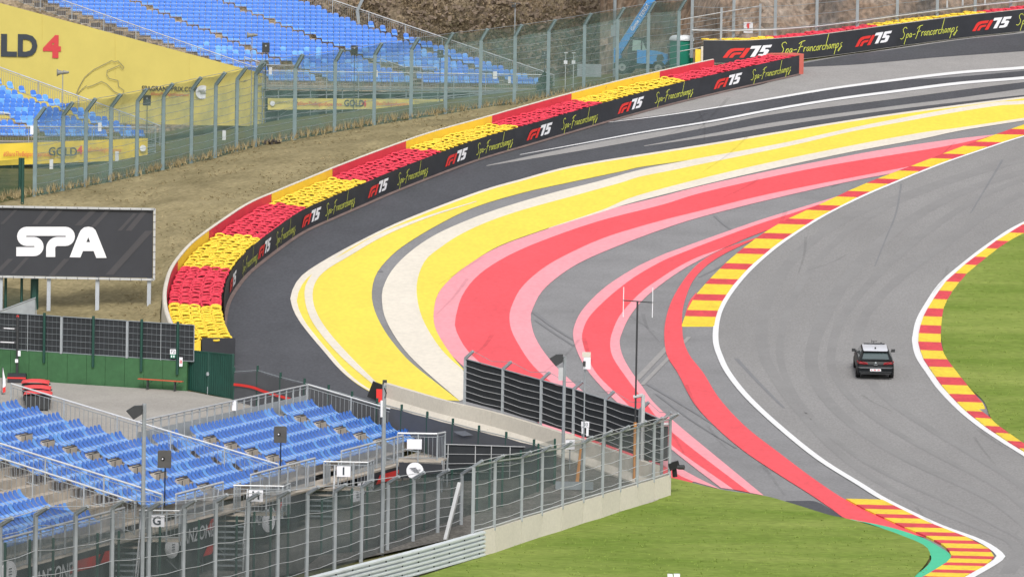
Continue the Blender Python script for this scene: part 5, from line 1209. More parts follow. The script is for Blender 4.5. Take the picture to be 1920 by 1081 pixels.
m_ = MB(); m_.ptube([V((b.x, b.y + .06, t_ + .05)) for b, t_ in zip(tpb, tops_)], .02, 4); obj('top_wire', m_, GALVD, tf_, fix=False)
m_ = MB(); rp = crom([(438, 720, 0), (455, 722, 0), (475, 726, 0), (500, 735, 0), (545, 748, 0)], 20)
tY = lambda px: next((a.y + (b.y - a.y) * (px - xa) / (xb - xa) for (xa, _), (xb, _), a, b in zip(TP, TP[1:], tpb, tpb[1:]) if xa <= px <= xb), tpb[0].y) - .12
vs, fs = ribbon([(p.x, p.y) for p in rp], 5); m_.add([AT(v.x, v.y, tY(max(v.x, 438))) for v in vs], fs); obj('red_print', m_, LRED, tf_, fix=False)
m_ = MB(); P = [(850, 807), (872, 806), (888, 814), (868, 816), (856, 811)]; m_.add([AT(x, y + 1, tY(x) - .02) for x, y in P], [tuple(range(5))]); obj('pale_patch', m_, mat('pale_patch', (.20, .21, .23), .5), tf_, fix=False)
# concrete barrier blocks (jersey profile)
JB = Path(crom([U(x, y) for x, y in [(720, 756), (773, 772), (837, 791), (923, 812), (1010, 838), (1100, 868), (1180, 897), (1232, 915)]], 60))
jr = root('concrete_barrier', JB.at(0), 'row of pale concrete barrier blocks behind the tarpaulin fence', 'concrete barrier')
js = [0] + [JB.near(x) for x in (779, 850, 925, 1000, 1068, 1130, 1185)] + [JB.len]
prof = [(.42, 0), (.42, .08), (.18, .36), (.12, .98), (-.12, .98), (-.18, .36), (-.42, .08), (-.42, 0)]
for a, b in zip(js, js[1:]):
    m_ = MB(); n = 6; secs = [[JB.at(q) + JB.nrm(q) * o_ + V((0, 0, z)) for o_, z in prof] for q in [a + .012 + (b - a - .024) * i / n for i in range(n + 1)]]
    m_.grid(secs); m_.add(secs[0], [tuple(range(8))]); m_.add(secs[-1], [tuple(reversed(range(8)))]); obj('barrier_block', m_, CONC, jr)
p0 = JB.at(0); m_ = MB(); m_.box(p0 + V((-.30, -.1, .55)), (.75, .5, .75), Matrix.Rotation(.35, 3, 'Y')); o = obj('marshal_bag', m_, RUB, label='black cover over a red box at the end of the concrete barrier', cat='cover'); BASE[o.name] = V(o.location)
m_ = MB(); m_.box(p0 + V((-.1, -.42, .40)), (.5, .06, .6)); obj('red_front', m_, LRED, o); m_ = MB(); m_.box(p0 + V((.02, -.1, 1.0)), (.2, .2, .2)); obj('knob', m_, DGREY, o)
# black screened fence on the barrier
bx_ = [(870, 796), (941, 815), (1013, 838), (1074, 858), (1133, 878), (1198, 902), (1240, 917)]
bf_b = [U(x, y) + V((0, .35, .55)) for x, y in bx_]
bt_y = [672, 692, 712, 729, 748, 768, 787]
bf = root('black_screen_fence', bf_b[0], 'black screened fence with bent steel posts above the concrete barrier', 'fence')
zt_ = [b.z + topz(b, y) for b, y in zip(bf_b, bt_y)]
for (b, t0), (c0, t1) in zip(zip(bf_b, zt_), zip(bf_b[1:], zt_[1:])):
    m_ = MB(); m_.grid([[b.lerp(c0, i / 4) + V((0, .05, .5)), V((*b.lerp(c0, i / 4).xy, t0 + (t1 - t0) * i / 4 - .04 * math.sin(math.pi * i / 4))) + V((0, .05, 0))] for i in range(5)]); obj('screen_panel', m_, BLACKM, bf, fix=False)
for b, t0 in zip(bf_b, zt_):
    m_ = MB(); k = V((b.x, b.y, t0)); m_.bar(b, k, .13); m_.bar(k, k + V((.36, -.25, .36)), .12); obj('post', m_, GALV, bf)
for c in range(6):
    f_ = .28 + c * .12; m_ = MB()
    for (b, t0), (c0, t1) in zip(zip(bf_b, zt_), zip(bf_b[1:], zt_[1:])):
        a_, e_ = b + V((0, -.04, (t0 - b.z) * f_)), c0 + V((0, -.04, (t1 - c0.z) * f_)); m_.ptube([a_, (a_ + e_) / 2 - V((0, 0, .05)), e_], .013, 4)
    obj('cable', m_, GALVL, bf, fix=False)
m_ = MB()
for (b, t0), (c0, t1) in zip(zip(bf_b, zt_), zip(bf_b[1:], zt_[1:])):
    a_, e_ = V((b.x + .36, b.y - .25, t0 + .36)), V((c0.x + .36, c0.y - .25, t1 + .36)); m_.ptube([a_, (a_ + e_) / 2 - V((0, 0, .22)), e_], .012, 4); m_.tube(V((b.x, b.y, t0)), V((c0.x, c0.y, t1)), .03, 4)
obj('cable', m_, GALV, bf, fix=False)
# pole furniture round the fence corner
def pole_ground(name, label, cat, px, pyb, pyt, r_, mtl=None):
    b_ = U(px, pyb); o = root(name, b_, label, cat); t_ = b_ + V((0, 0, topz(b_, pyt))); m_ = MB(); m_.tube(b_ - V((0, 0, .1)), t_, r_, 7); obj('pole', m_, mtl or GALV, o); return o, t_
def floodlight(o, t_, s_=1.0, d_=-1):
    m_ = MB(); c0 = t_ + V((d_ * .32 * s_, -.05, -.12)); m_.prism([c0 + V((x * s_ * -d_, -.16, z * s_)) for x, z in ((-.34, .02), (-.06, .20), (.24, .22), (.24, -.10), (-.06, -.30))], V((0, .32, 0))); hd = obj('lamp_head', m_, DGREY, o); m_ = MB(); m_.bar(t_ + V((0, 0, -.05)), c0 + V((.1 * -d_, 0, 0)), .07); obj('bracket', m_, DGREY, hd)
o, t_ = pole_ground('floodlight_pole', 'steel pole with a black floodlight before the black screened fence', 'floodlight', 1055, 890, 668, .075); floodlight(o, t_)
m_ = MB(); m_.box(t_ + V((-.16, -.05, -.75)), (.2, .2, .55)); obj('small_box', m_, GALVL, o)
o, t_ = pole_ground('radio_pole', 'thin pole with a white box and lamps above the black fence', 'pole', 1093, 905, 680, .03); m_ = MB(); m_.box(t_ + V((.08, -.06, .0)), (.3, .2, .5)); bx0 = obj('white_box', m_, LWHITE, o); m_ = MB(); m_.box(t_ + V((.05, -.05, .36)), (.36, .2, .2)); obj('cream_lamp', m_, CONC, o); m_ = MB(); m_.box(t_ + V((-.04, -.2, -.02)), (.12, .06, .22)); obj('fixing', m_, DGREY, bx0)
o, t_ = pole_ground('cabinet_post', 'low post with a white cabinet and cream lamps behind the steel fence', 'cabinet', 1068, 880, 828, .03); m_ = MB(); m_.box(t_ + V((0, 0, -.1)), (.40, .25, .42)); obj('white_box', m_, LWHITE, o); m_ = MB(); m_.box(t_ + V((-.03, 0, .24)), (.42, .25, .22)); obj('cream_lamp', m_, CONC, o)
o, t_ = pole_ground('number_board', 'white cut-out board reading 03 on a thin post', 'sign', 1090, 900, 800, .025); c0 = t_ + V((.12, -.1, .12)); m_ = MB(); m_.box(c0, (.34, .04, .26)); m_.box(c0 + V((-.10, 0, -.25)), (.1, .04, .3)); m_.box(c0 + V((.1, 0, -.3)), (.1, .04, .38)); bd_ = obj('board', m_, LWHITE, o, fix=False); m_ = MB(); on_plane(m_, text2d('03', .2, .008), c0 + V((.02, -.03, 0)), V((1, 0, 0)), V((0, 0, 1))); obj('lettering', m_, INK, bd_, fix=False)
o, t_ = pole_ground('aerial_mast', 'tall thin mast with a twin rod aerial in front of the red bands', 'aerial', 1189, 905, 566, .042, DGREY); m_ = MB(); m_.tube(t_ + V((-.62, 0, .05)), t_ + V((.66, 0, -.02)), .025, 5); cb0 = obj('cross_bar', m_, DGREY, o)
for x in (-.6, .64): m_ = MB(); m_.tube(t_ + V((x, 0, .62)), t_ + V((x, 0, -.66)), .02, 5); obj('rod', m_, LWHITE, cb0)
m_ = MB(); m_.tube(U(1189, 905), U(1189, 905) + V((0, 0, 2.6)), .07, 6); obj('orange_sleeve', m_, mat('orange_sleeve', (.50, .22, .06), .6, .15, 3), o)
o, t_ = pole_ground('bent_pole', 'thick galvanised pole with a short bent arm at the fence corner', 'pole', 1203, 905, 740, .09, GALVL); m_ = MB(); m_.tube(t_, t_ + V((-.42, 0, -.1)), .08, 7); obj('arm', m_, GALVL, o)
m_ = MB(); b_ = U(1081, 915); m_.tube(b_, b_ + V((.15, .2, 1.7)), .09, 7, .05); o = obj('orange_post', m_, MATS['orange_sleeve'], label='leaning orange tube standing in the gravel behind the wall', cat='post')
m_ = MB(); m_.box(b_ + V((-.1, -.3, .15)), (1.6, .5, .3)); obj('grey_sandbag', m_, GALVD, label='grey covered weight on the gravel beside the orange tube', cat='weight')
mb_ = root('marshal_post', U(1222, 888), 'black screened marshal post behind the wall end', 'marshal post')
b_ = U(1220, 886) + V((0, .5, .9)); m_ = MB(); m_.box(b_ + V((.05, .5, .3)), (1.4, .06, 1.5)); obj('screen_panel', m_, BLACKM, mb_); m_ = MB(); m_.tube(b_ + V((-.7, .4, 1.05)), b_ + V((.75, .4, 1.15)), .07, 6); obj('rolled_cover', m_, GALVL, mb_); m_ = MB(); m_.box(b_ + V((-.35, .2, -.3)), (.55, .4, .9)); obj('black_box', m_, RUB, mb_)
cb_r = root('trackside_camera', U(1262, 888) + V((0, 0, 1)), 'black remote camera on the end of the concrete wall', 'camera'); b_ = AT(1264, 872, U(1258, 930).y); m_ = MB(); m_.box(b_, (.45, .35, .3), Matrix.Rotation(-.3, 3, 'Y')); bd_ = obj('body', m_, RUB, cb_r); m_ = MB(); m_.tube(b_ + V((.15, -.1, -.05)), b_ + V((.42, -.2, -.05)), .10, 8); obj('lens_hood', m_, DGREY, bd_); m_ = MB(); m_.tube(b_ + V((0, 0, -.1)), b_ + V((.05, 0, -.48)), .1, 8); obj('head', m_, RUB, cb_r)

# ================================================================ near wall, guard rail and steel fence
nx_ = [(906, 1044), (928, 1038), (977, 1021), (1016, 1008), (1053, 997), (1093, 983), (1128, 973), (1162, 961), (1196, 951), (1227, 940), (1258, 930)]
nt_ = [994, 988, 972, 961, 949, 937, 927, 917, 907, 898, 888]
nr_ = root('concrete_wall', U(*nx_[0]), 'pale concrete wall in panels along the near lawn', 'wall')
nb_ = [U(x, y) for x, y in nx_]; nz = [b.z + topz(b, y) for b, y in zip(nb_, nt_)]
for i, (a, b) in enumerate(zip(nb_, nb_[1:])):
    t = (b - a).normalized(); n_ = V((-t.y, t.x, 0)).normalized(); a2, b2_ = a + t * .014, b - t * .014; st = .02 * (i % 2)
    m_ = MB(); m_.prism([a2 - V((0, 0, .3)), b2_ - V((0, 0, .3)), V((b2_.x, b2_.y, nz[i + 1] - st)), V((a2.x, a2.y, nz[i] - st))], n_ * .28); obj('wall_panel', m_, CONC, nr_)
gpx = [(906, 1044), (780, 1080), (640, 1117), (480, 1160)]; gtop = [995, 1024, 1053, 1086]
gb0 = [U(x, y) for x, y in gpx]
gr_ = root('guard_rail', gb0[0], 'triple galvanised guard rail running on from the concrete wall', 'guard rail')
hz_ = topz(gb0[0], 995)
wprof = [(0, 0), (.07, .04), (.07, .10), (0, .14), (0, .17), (.07, .21), (.07, .27), (0, .30), (-.04, .31)]
gpth = Path(crom(gb0, 40))
for k in range(3):
    m_ = MB(); m_.grid([[gpth.at(q) - gpth.nrm(q) * o_ * 1.6 + V((0, 0, .04 + k * hz_ / 3 + z * hz_ / .98)) for o_, z in wprof] for q in [gpth.len * i / 40 for i in range(41)]]); obj('rail_beam', m_, mat('guard_rail_steel', (.58, .62, .63), .45, .08, 1.5, metal=.1), gr_, fix=False)
for i in range(12):
    q = gpth.len * (i + .5) / 12; m_ = MB(); m_.bar(gpth.at(q) + gpth.nrm(q) * .14 - V((0, 0, .2)), gpth.at(q) + gpth.nrm(q) * .14 + V((0, 0, hz_)), .1); obj('post', m_, GALVD, gr_)
m_ = MB()
for i in range(14):
    for k in range(3):
        q = gpth.len * (i + .3) / 14; p = gpth.at(q) - gpth.nrm(q) * .02 + V((0, 0, .04 + k * hz_ / 3 + .155 * hz_ / .98)); m_.box(p, (.05, .05, .05))
obj('bolts', m_, DGREY, gr_, fix=False)
# steel fence, run behind the guard rail
P1 = [(0, 985, 1150), (67, 965, 1140), (142, 963, 1128), (211, 952, 1116), (280, 955, 1104), (345, 950, 1094), (405, 940, 1084), (465, 937, 1074), (522, 932, 1064), (577, 925, 1054), (629, 920, 1045), (679, 912, 1036), (728, 905, 1026), (776, 897, 1016), (822, 892, 1008), (866, 888, 1000)]
FYL = [(-60, 169), (0, 172), (480, 197.5), (640, 206), (866, 216), (1100, 226)]
def fY(x): return next(a[1] + (b[1] - a[1]) * (x - a[0]) / (b[0] - a[0]) for a, b in zip(FYL, FYL[1:]) if x <= b[0])
def fbase(x, yt, dY=0): q = AT(x, yt, fY(x) + dY); return V((q.x, q.y, h(q.y)))
P1 = [(-60, 995, 0)] + P1
B_ = [fbase(x, yt) for x, yt, yb in P1]; T_ = [b.z + topz(b, yt) for b, (x, yt, yb) in zip(B_, P1)]
fence('steel_fence', 'grey steel mesh fence with bent post tops behind the guard rail', B_, T_, V((.42, -.3, .30)), NETS, GALV, .15, 6, GALVL, True)
P2 = [(884, 874, 996), (924, 864, 986), (975, 857, 972), (1013, 846, 961), (1052, 839, 949), (1091, 829, 937), (1127, 818, 927), (1160, 809, 917), (1192, 800, 907), (1223, 793, 898), (1253, 785, 888)]
B_ = []
for x, yt, yb in P2:
    i = min(range(len(nx_) - 1), key=lambda i: abs((nx_[i][0] + nx_[i + 1][0]) / 2 - x)); tt = (x - nx_[i][0]) / (nx_[i + 1][0] - nx_[i][0]); g0 = nb_[i].lerp(nb_[i + 1], tt); g0.z = nz[i] + (nz[i + 1] - nz[i]) * tt; B_.append(g0 + V((.03, .14, 0)))
T_ = [b.z + topz(b, yt) for b, (x, yt, yb) in zip(B_, P2)]
fr_ = fence('steel_fence', 'grey steel mesh fence standing on the near concrete wall', B_, T_, V((.34, -.22, .26)), NETS, GALV, .13, 5, GALVL, True)
m_ = MB(); m_.ptube([V((b.x, b.y, t)) for b, t in zip(B_, T_)], .035, 5); m_.ptube([b + V((0, 0, .08)) for b in B_], .03, 5); obj('rail', m_, GALVL, fr_, fix=False)
m_ = MB(); b_ = U(835, 1012); m_.bar(b_, AT(862, 905, U(866, 1000).y), .14); obj('brace', m_, GALVL, fr_)
# dark green mesh fence behind it
P3 = [(10, 1018, 1150), (56, 1012, 1140), (100, 1009, 1130), (183, 1000, 1112), (223, 996, 1104), (300, 988, 1088), (373, 975, 1070), (444, 968, 1058), (477, 960, 1052), (508, 951, 1046), (541, 946, 1042), (602, 934, 1040), (658, 916, 1035), (687, 912, 1030), (714, 908, 1022), (742, 902, 1012), (768, 897, 1002), (795, 890, 994), (846, 880, 976), (894, 868, 962), (917, 862, 956), (941, 856, 950), (975, 845, 935), (1008, 832, 922), (1039, 823, 908)]
B_ = [U(x, yb) if x > 600 else fbase(x, yt, 1.6) for x, yt, yb in P3]; T_ = [b.z + topz(b, yt) for b, (x, yt, yb) in zip(B_, P3)]
fence('mesh_fence', 'dark green mesh fence on slim posts in the gravel', B_, T_, V((0, 0, .03)), net('green_wire_mesh', (.015, .055, .05), .40), DGREEN, .09, 0, None, False)
# white markers half out of the frame at the bottom
m_ = MB(); p0 = U(1262, 1086); m_.box(p0 + V((-.12, 0, .1)), (.2, .2, .24)); m_.box(p0 + V((.14, 0, .1)), (.24, .2, .26)); obj('white_marker', m_, LWHITE, label='white marker block at the lower frame edge on the lawn', cat='marker')
# ================================================================ the near stand
PHI = R(74); uN = V((math.cos(PHI), math.sin(PHI), 0)); vN = V((math.sin(PHI), -math.cos(PHI), 0)); stp = vN * .90 - V((0, 0, .22)); JN = 22.0
PN0 = AT(38, 747, 216) - V((0, 0, .42))
def PN(k, j): return PN0 + stp * k + uN * j
def jpx(k, px, dz=.42):
    lo, hi = -60.0, 40.0
    for _ in range(40):
        mid = (lo + hi) / 2
        if PJ(PN(k, mid) + V((0, 0, dz)))[0] < px: lo = mid
        else: hi = mid
    return lo
FL = V((0, 0, -.40))
ns = root('grandstand', V((PN(6, 0).x, PN(6, 0).y, h(PN(6, 0).y))), 'near blue seated grandstand with steel rails beside the yard', 'grandstand')
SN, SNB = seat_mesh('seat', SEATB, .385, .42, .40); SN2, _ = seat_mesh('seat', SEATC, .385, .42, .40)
rzN = PHI - math.pi                                # seat fronts look along vN
rzN = math.atan2(uN.y, uN.x)
seatsN = []; random.seed(9)
def gapped(k, x):
    if k >= 3 and abs(x - (44 + 42 * (k - 3))) < 11: return True
    if k >= 6 and abs(x - (390 + 39.5 * (k - 7))) < 10: return True
    if k >= 6 and abs(x - (560 + 37.5 * (k - 7))) < 9: return True
    return False
for k in range(12):
    jr = JN if k >= 6 else 0; jl = jpx(k, -45)
    t_ = MB(); a, b = PN(k, jl) + FL, PN(k, jr + .2) + FL
    t_.prism([a + vN * .42, b + vN * .42, b - vN * .52, a - vN * .52], V((0, 0, -.05))); obj('tread', t_, BEIGE, ns)
    t_ = MB(); t_.prism([a - vN * .0, b - vN * .0, b + V((0, 0, .30)), a + V((0, 0, .30))], -vN * .03); obj('riser', t_, BEIGE, ns)
    j = jr - .3
    while j > jl:
        x = PJ(PN(k, j))[0]
        ok = x > -25 and not gapped(k, x) and abs(x - (38 + 40 * k + 4)) > (0 if k < 6 else 5)
        xl = 53 + 41 * (k - 6)
        if k >= 5 and x < xl: ok = ok and k >= 8 and x < 47 + 41 * (k - 8)
        if ok: seatsN.append((PN(k, j), random.random()))
        j -= .455
    for x0, kk in ((44 + 42 * (k - 3), 3), (390 + 39.5 * (k - 7), 7), (560 + 37.5 * (k - 7), 7)):
        if k >= kk and x0 < PJ(PN(k, jr))[0] - 6:
            jj = jpx(k, x0); c0 = PN(k, jj); m_ = MB(); m_.bar(c0 - uN * .62 + V((0, 0, .05)) , c0 + uN * .62 + V((0, 0, .05)), .30, .34); st_b = obj('aisle_step', m_, BEIGE, ns)
            m_ = MB(); m_.bar(c0 + vN * .16 - uN * .2 + V((0, 0, -.1)), c0 + vN * .16 - uN * .2 + V((0, 0, .2)), .03); m_.bar(c0 - uN * .62 + V((0, 0, .24)) + vN * .1, c0 + uN * .62 + V((0, 0, .24)) + vN * .1, .05, .03); obj('bracket', m_, DGREY, st_b)
seatsN.sort(key=lambda q: (PJ(q[0])[1] < 760, q[0].y))
stf_ = [MB(), MB()]; M = Matrix.Rotation(rzN, 3, 'Z')
# a seat faces -y of its own frame; turned by PHI it looks along vN
for i, (p, rr) in enumerate(seatsN):
    if i < 300: inst('seat', SN2 if rr > .82 else SN, p, rzN, ns)
    else: stf_[1 if rr > .82 else 0].add([M @ v + p for v in SNB.v], SNB.f)
for q, mm in zip(stf_, (SEATB, SEATC)):
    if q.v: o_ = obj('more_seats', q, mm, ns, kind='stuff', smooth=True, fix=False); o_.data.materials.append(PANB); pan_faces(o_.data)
def kline(ks, xf, dj=0): return [PN(k, jpx(k, xf(k)) + dj) + FL for k in ks]
ks_ = [-.6, 2, 4, 6, 8, 10, 12.2]
railing(ns, [PN(k, .35) + FL for k in ks_], 1.26, 2.1, .19, .038)
railing(ns, kline([1.5, 4, 6, 8, 10, 12.2], lambda k: 50 + 41 * (k - 6)), 1.26, 2.4, .19, .038)
railing(ns, kline([5.2, 7, 9, 11, 12.2], lambda k: 150 + 41 * (k - 9.7)), 1.26, 2.4, .19, .038)
railing(ns, [PN(5.45, j) + FL + V((0, 0, .1)) for j in (.4, 6, 12, 18, JN + .3)], 1.15, .95, 0, .038, infill=mat('grey_infill', (.36, .39, .41), .6, .08, 1), pr=.035)
railing(ns, [PN(k, JN + .45) + FL for k in (5.45, 8, 10, 12.2)], 1.26, 2.1, .2, .038)
railing(ns, [PN(-1, jpx(-1, -40)) + FL + V((0, 0, .1)), PN(-1, -.1) + FL + V((0, 0, .1))], 1.05, 1.0, .14, .045)
JL = jpx(12.2, -45)
m_ = MB(); a, b = PN(11.55, JL) + FL - V((0, 0, .12)), PN(11.55, JN + .6) + FL - V((0, 0, .12)); m_.prism([a, b, b + vN * .95, a + vN * .95], V((0, 0, -.08))); obj('walkway', m_, BEIGE, ns)
def frail(x0, x1, name='railing'):
    railing(ns, [PN(12.3, jpx(12.3, x0)) + FL - V((0, 0, .0)), PN(12.3, jpx(12.3, x1)) + FL], 1.18, 1.2, .13, .045)
frail(-45, 233); frail(330, 418); frail(470, 590); frail(640, 755)
for i in range(22):
    m_ = MB(); j = JL + (JN - JL) * i / 21; p = PN(12.3, j); zg = h(p.y); m_.tube(V((p.x, p.y, zg)), p + FL, .04, 5); p2 = PN(9, j); m_.tube(V((p2.x, p2.y, h(p2.y))), p2 + FL, .04, 5); m_.tube(V((p.x, p.y, zg + .3)), p2 + FL - V((0, 0, .1)), .03, 4); obj('scaffold_frame', m_, GALVD, ns, fix=False)
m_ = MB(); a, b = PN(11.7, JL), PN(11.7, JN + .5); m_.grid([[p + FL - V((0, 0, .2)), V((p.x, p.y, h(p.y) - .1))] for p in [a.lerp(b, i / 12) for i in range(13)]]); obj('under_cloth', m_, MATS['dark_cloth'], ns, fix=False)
# platforms with stairs
def stair_platform(letter, x0, x1, sx0, sx1, sy, nst, lab, sgn):
    y_ = PN(12.3, jpx(12.3, (x0 + x1) / 2)).y; p0 = PN(12.3, jpx(12.3, x0)) + FL; w_ = (x1 - x0) / 46.0
    pr = root('stair_platform', V((p0.x, p0.y, h(p0.y))), lab, 'stair')
    Yp = p0.y - .6; zf = p0.z
    A_ = V((AT(x0, 900, Yp).x, Yp, zf - .1)); 
    m_ = MB(); m_.prism([A_, A_ + V((w_, 0, 0)), A_ + V((w_ + .2, 1.3, 0)), A_ + V((.3, 1.3, 0))], V((0, 0, -.07))); obj('deck', m_, BEIGE, pr)
    railing(pr, [A_ + V((.2, 1.2, 0)), A_, A_ + V((w_, 0, 0)), A_ + V((w_ + .2, 1.2, 0))], 1.1, .6, .14, .028)
    S0 = V((AT(sx0, 900, Yp).x, Yp - .1, zf - .1)); sw = (sx1 - sx0) / 46.0; nst = max(3, int((zf - h(Yp - 2)) / .2))
    for i in range(nst):
        m_ = MB(); c0 = S0 + V((sw / 2, -.26 * i, -.19 * (i + .3))); m_.box(c0, (sw, .28, .05)); obj('step', m_, BEIGE if i < 2 else GALVD, pr)
    for dx in (0, sw):
        m_ = MB(); e0 = S0 + V((dx, 0, 0)); e1 = S0 + V((dx, -.26 * nst, -.19 * nst)); m_.bar(e0 - V((0, 0, .1)), e1 - V((0, 0, .1)), .04, .18); m_.tube(e0 + V((0, 0, .95)), e1 + V((0, 0, .95)), .03, 6)
        for t in (0, .5, 1): m_.tube(e0.lerp(e1, t), e0.lerp(e1, t) + V((0, 0, .95)), .025, 5)
        obj('stair_rail', m_, GALVL, pr, fix=False)
    c0 = A_ + V((w_ * .45, -.12, .72)); m_ = MB(); m_.box(c0, (.56, .03, .44)); sg = obj('letter_board', m_, LWHITE, label=sgn, cat='sign'); BASE[sg.name] = V(sg.location)
    m_ = MB(); on_plane(m_, text2d(letter, .44, .03), c0 - V((0, .03, 0)), V((1, 0, 0)), V((0, 0, 1))); obj('lettering', m_, INK, sg, fix=False)
stair_platform('G', 262, 330, 216, 262, 960, 8, 'steel stair and platform below the near stand by the frame edge', 'white board with a black G on the near stand')
stair_platform('H', 438, 528, 410, 462, 950, 8, 'steel stair and platform with the H board', 'white board with a black H on the near stand')
stair_platform('I', 607, 690, 578, 628, 905, 8, 'steel stair and platform with the I board', 'white board with a black I on the near stand')
# end platform with round emblem panel
pe = root('end_platform', U(795, 905), 'railed end platform of the near stand above a black panel', 'platform')
Ye = 223.5
Pz = AT(790, 862, Ye).z
A_, B_ = AT(745, 862, Ye), AT(829, 866, Ye); A_.z = B_.z = Pz
m_ = MB(); m_.prism([A_, B_, B_ + V((.2, 1.4, 0)), A_ + V((.2, 1.4, 0))], V((0, 0, -.08))); obj('deck', m_, BEIGE, pe)
for q_ in (A_, B_, A_ + V((.2, 1.3, 0)), B_ + V((.2, 1.3, 0))): m_ = MB(); m_.tube(V((q_.x, q_.y, h(q_.y) - .1)), q_, .04, 6); obj('leg', m_, GALV, pe)
railing(pe, [A_, B_ - V((.25, 0, 0)), B_ + V((.1, .9, 0))], 1.12, .9, .17, .045)
m_ = MB(); m_.prism([AT(748, 866, Ye - .1), AT(829, 870, Ye - .1), AT(829, 893, Ye - .1), AT(748, 896, Ye - .1)], V((0, .06, 0))); o = obj('black_panel', m_, BLACK, pe)
m_ = MB(); m_.disc(AT(778, 882, Ye - .2), V((0, -1, 0)), .36, 24, .01); e_ = obj('round_emblem', m_, LWHITE, o)
m_ = MB(); c0 = AT(778, 881, Ye - .24)
for k in range(4): m_.bar(c0 + V((-.22 + k * .06, 0, .08 - k * .05)), c0 + V((.06 + k * .04, 0, .11 - k * .06)), .01, .022)
on_plane(m_, text2d('VIP', .13, .004, .2), c0 + V((.14, 0, .0)), V((1, 0, 0)), V((0, 0, 1))); obj('emblem_print', m_, INK, o, fix=False)
m_ = MB(); m_.box(AT(777, 832, Ye - .08), (.62, .03, .42)); obj('notice', m_, LWHITE, label='plain white notice on the end platform rail', cat='notice')
m_ = MB(); c0 = PN(5.4, jpx(5.4, 437)) ; m_.box(AT(439, 760, c0.y - .15), (.18, .03, .42)); obj('notice', m_, LWHITE, label='narrow white notice on the back rail of the near stand', cat='notice')
# fan zone banners along the front of the stand
def zone_banner(label, x0, x1, zt0, zb0, txt, tx, shapes, word='FANZONE'):
    k = 12.75; j0, j1 = jpx(k, x0), jpx(k, x1); P = [PN(k, j0 + (j1 - j0) * i / 10) + vN * .02 for i in range(11)]
    m_ = MB(); m_.grid([[p + V((0, 0, z)) for z in (zt0, (zt0 + zb0) / 2, zb0)] for p in P]); o = obj('fan_zone_banner', m_, BLACK, label=label, cat='banner', fix=False); BASE[o.name] = V(o.location)
    def on(u_, z_): return PN(k, j0 + u_) + vN * .05 + V((0, 0, z_))
    vs, fs = text2d(word, .75, .015, .1); u0 = jpx(k, tx) - j0; m_ = MB(); m_.add([on(u0 + v.x * 1.15, zt0 - .52 + v.y) for v in vs], fs); obj('lettering', m_, LWHITE, o, fix=False)
    for (a, b, z0, z1) in shapes:
        ua, ub = jpx(k, a) - j0, jpx(k, b) - j0; m_ = MB(); m_.add([on(ua, z0), on(ub, z0), on(ub + .5, z1), on(ua + .5, z1)], [(0, 1, 2, 3)]); obj('red_shape', m_, LRED, o, fix=False)
zone_banner('black fan zone banner with red blocks under the stand by the frame edge', 8, 216, -.22, -1.9, 1, 96, [(128, 178, -.85, -.45), (186, 204, -.8, -.4), (30, 48, -1.1, -.75), (60, 68, -1.1, -.7), (110, 130, -1.85, -1.5), (140, 160, -1.8, -1.45)])
zone_banner('black fan zone banner between the G and H stairs', 338, 402, -.22, -1.7, 1, 368, [(386, 398, -.7, -.3), (380, 396, -1.65, -1.3)])
zone_banner('short black fan zone banner between the H and I stairs', 470, 575, -.3, -1.4, 1, 500, [(512, 522, -.8, -.4)])
zone_banner('black fan zone banner with a red sweep beyond the I stairs', 672, 748, -.30, -1.1, 1, 684, [(704, 742, -.78, -.42)], 'ZONE')
for x, y, nm in ((322, 1026, 'by the G stair'), (503, 978, 'by the H stair'), (668, 928, 'by the I stair'), (16, 1072, 'at the frame edge')):
    p = AT(x, y, PN(12.6, jpx(12.6, x)).y - 1.0); m_ = MB(); n_ = V((.80, -.6, 0)); m_.disc(p, n_, .40, 20, .02); o = obj('round_plate', m_, LWHITE, label='round white emblem plate ' + nm, cat='sign'); BASE[o.name] = V(o.location)
    m_ = MB()
    for k in range(3): m_.bar(p + n_ * .03 + V((-.1, 0, .1 - k * .1)), p + n_ * .03 + V((.1, .0, .14 - k * .1)), .01, .03)
    obj('print', m_, INK, o, fix=False)
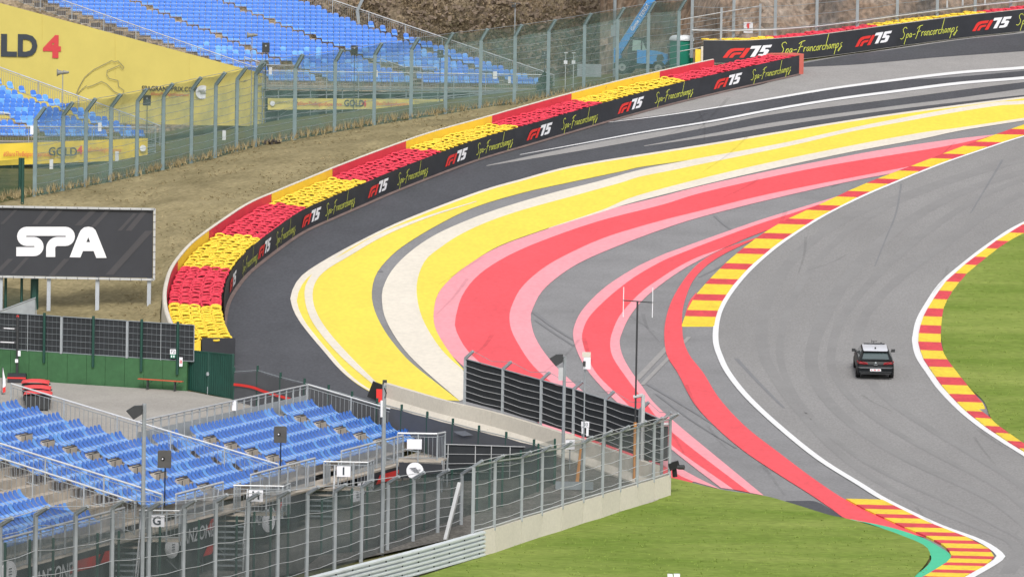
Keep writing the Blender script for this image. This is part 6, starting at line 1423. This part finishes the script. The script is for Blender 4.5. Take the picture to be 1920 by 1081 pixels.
# lamp posts and loudspeakers of the stand
b_ = fbase(269, 900, -.6); o = root('floodlight_pole', b_, 'tall steel pole with a black floodlight in front of the near stand', 'floodlight'); t_ = b_ + V((0, 0, topz(b_, 757))); m_ = MB(); m_.tube(b_, t_, .075, 7); obj('pole', m_, GALV, o); floodlight(o, t_ + V((0, 0, -.15)), .95)
o, t_ = pole_ground('lamp_pole', 'tall steel pole with a white tube in front of the stand end', 'pole', 716, 1036, 722, .085); m_ = MB(); m_.tube(t_ + V((-.1, -.08, -.6)), t_ + V((-.1, -.08, -1.25)), .05, 6); obj('white_tube', m_, LWHITE, o); m_ = MB(); m_.ptube([t_ + V((0, -.1, -.1)), t_ + V((.08, -.1, -.3)), t_ + V((.02, -.1, -.5))], .02, 4); obj('loose_cable', m_, RUB, o)
def stand_speaker(label, px, py, pyb, k):
    p = PN(k, jpx(k, px)); b_ = AT(px, pyb, p.y); c0 = AT(px, py, p.y); o = root('loudspeaker', b_, label, 'loudspeaker'); m_ = MB(); m_.tube(b_ - V((0, 0, .6)), V((b_.x, b_.y, c0.z)), .025, 6); obj('pole', m_, RUB, o)
    m_ = MB(); m_.prism([c0 + V((x, y, -.32)) for x, y in ((-.26, -.2), (.26, -.2), (.2, .2), (-.2, .2))], V((0, 0, .64))); cb0 = obj('cabinet', m_, mat('speaker_grey', (.075, .072, .068), .7, .15, 3), o); m_ = MB(); m_.disc(c0 + V((-.05, -.21, .03)), V((0, -1, 0)), .07, 12, .02); obj('horn_mouth', m_, RUB, cb0); m_ = MB(); m_.disc(c0 + V((-.07, -.235, .03)), V((0, -1, 0)), .03, 8, .01); obj('badge', m_, LWHITE, cb0)
stand_speaker('grey box loudspeaker on a thin pole over the middle of the near stand', 309, 860, 922, 11.8)
stand_speaker('grey box loudspeaker on a thin pole over the far part of the near stand', 526, 814, 868, 11.8)
# wire and cloth screen at the end of the stand
a, b = U(832, 905), U(1008, 895); r = root('screen_fence', a, 'black screened wire fence at the end of the near stand', 'fence')
zt0, zt1 = topz(a, 832), topz(b, 838)
m_ = MB(); m_.grid([[a.lerp(b, i / 4) + V((0, .05, .05)), a.lerp(b, i / 4) + V((0, .05, zt0 + (zt1 - zt0) * i / 4))] for i in range(5)]); obj('screen_panel', m_, BLACKM, r, fix=False)
m_ = MB()
for t in (0, .04, .33, .5, .7, 1): q = a.lerp(b, t); m_.tube(q, q + V((0, 0, zt0 + (zt1 - zt0) * t)), .022, 5)
for f_ in (.25, .5, .75, 1): m_.tube(a + V((0, -.02, zt0 * f_)), b + V((0, -.02, zt1 * f_)), .02 if f_ == 1 else .012, 4)
obj('wire_frame', m_, GALVL, r, fix=False)
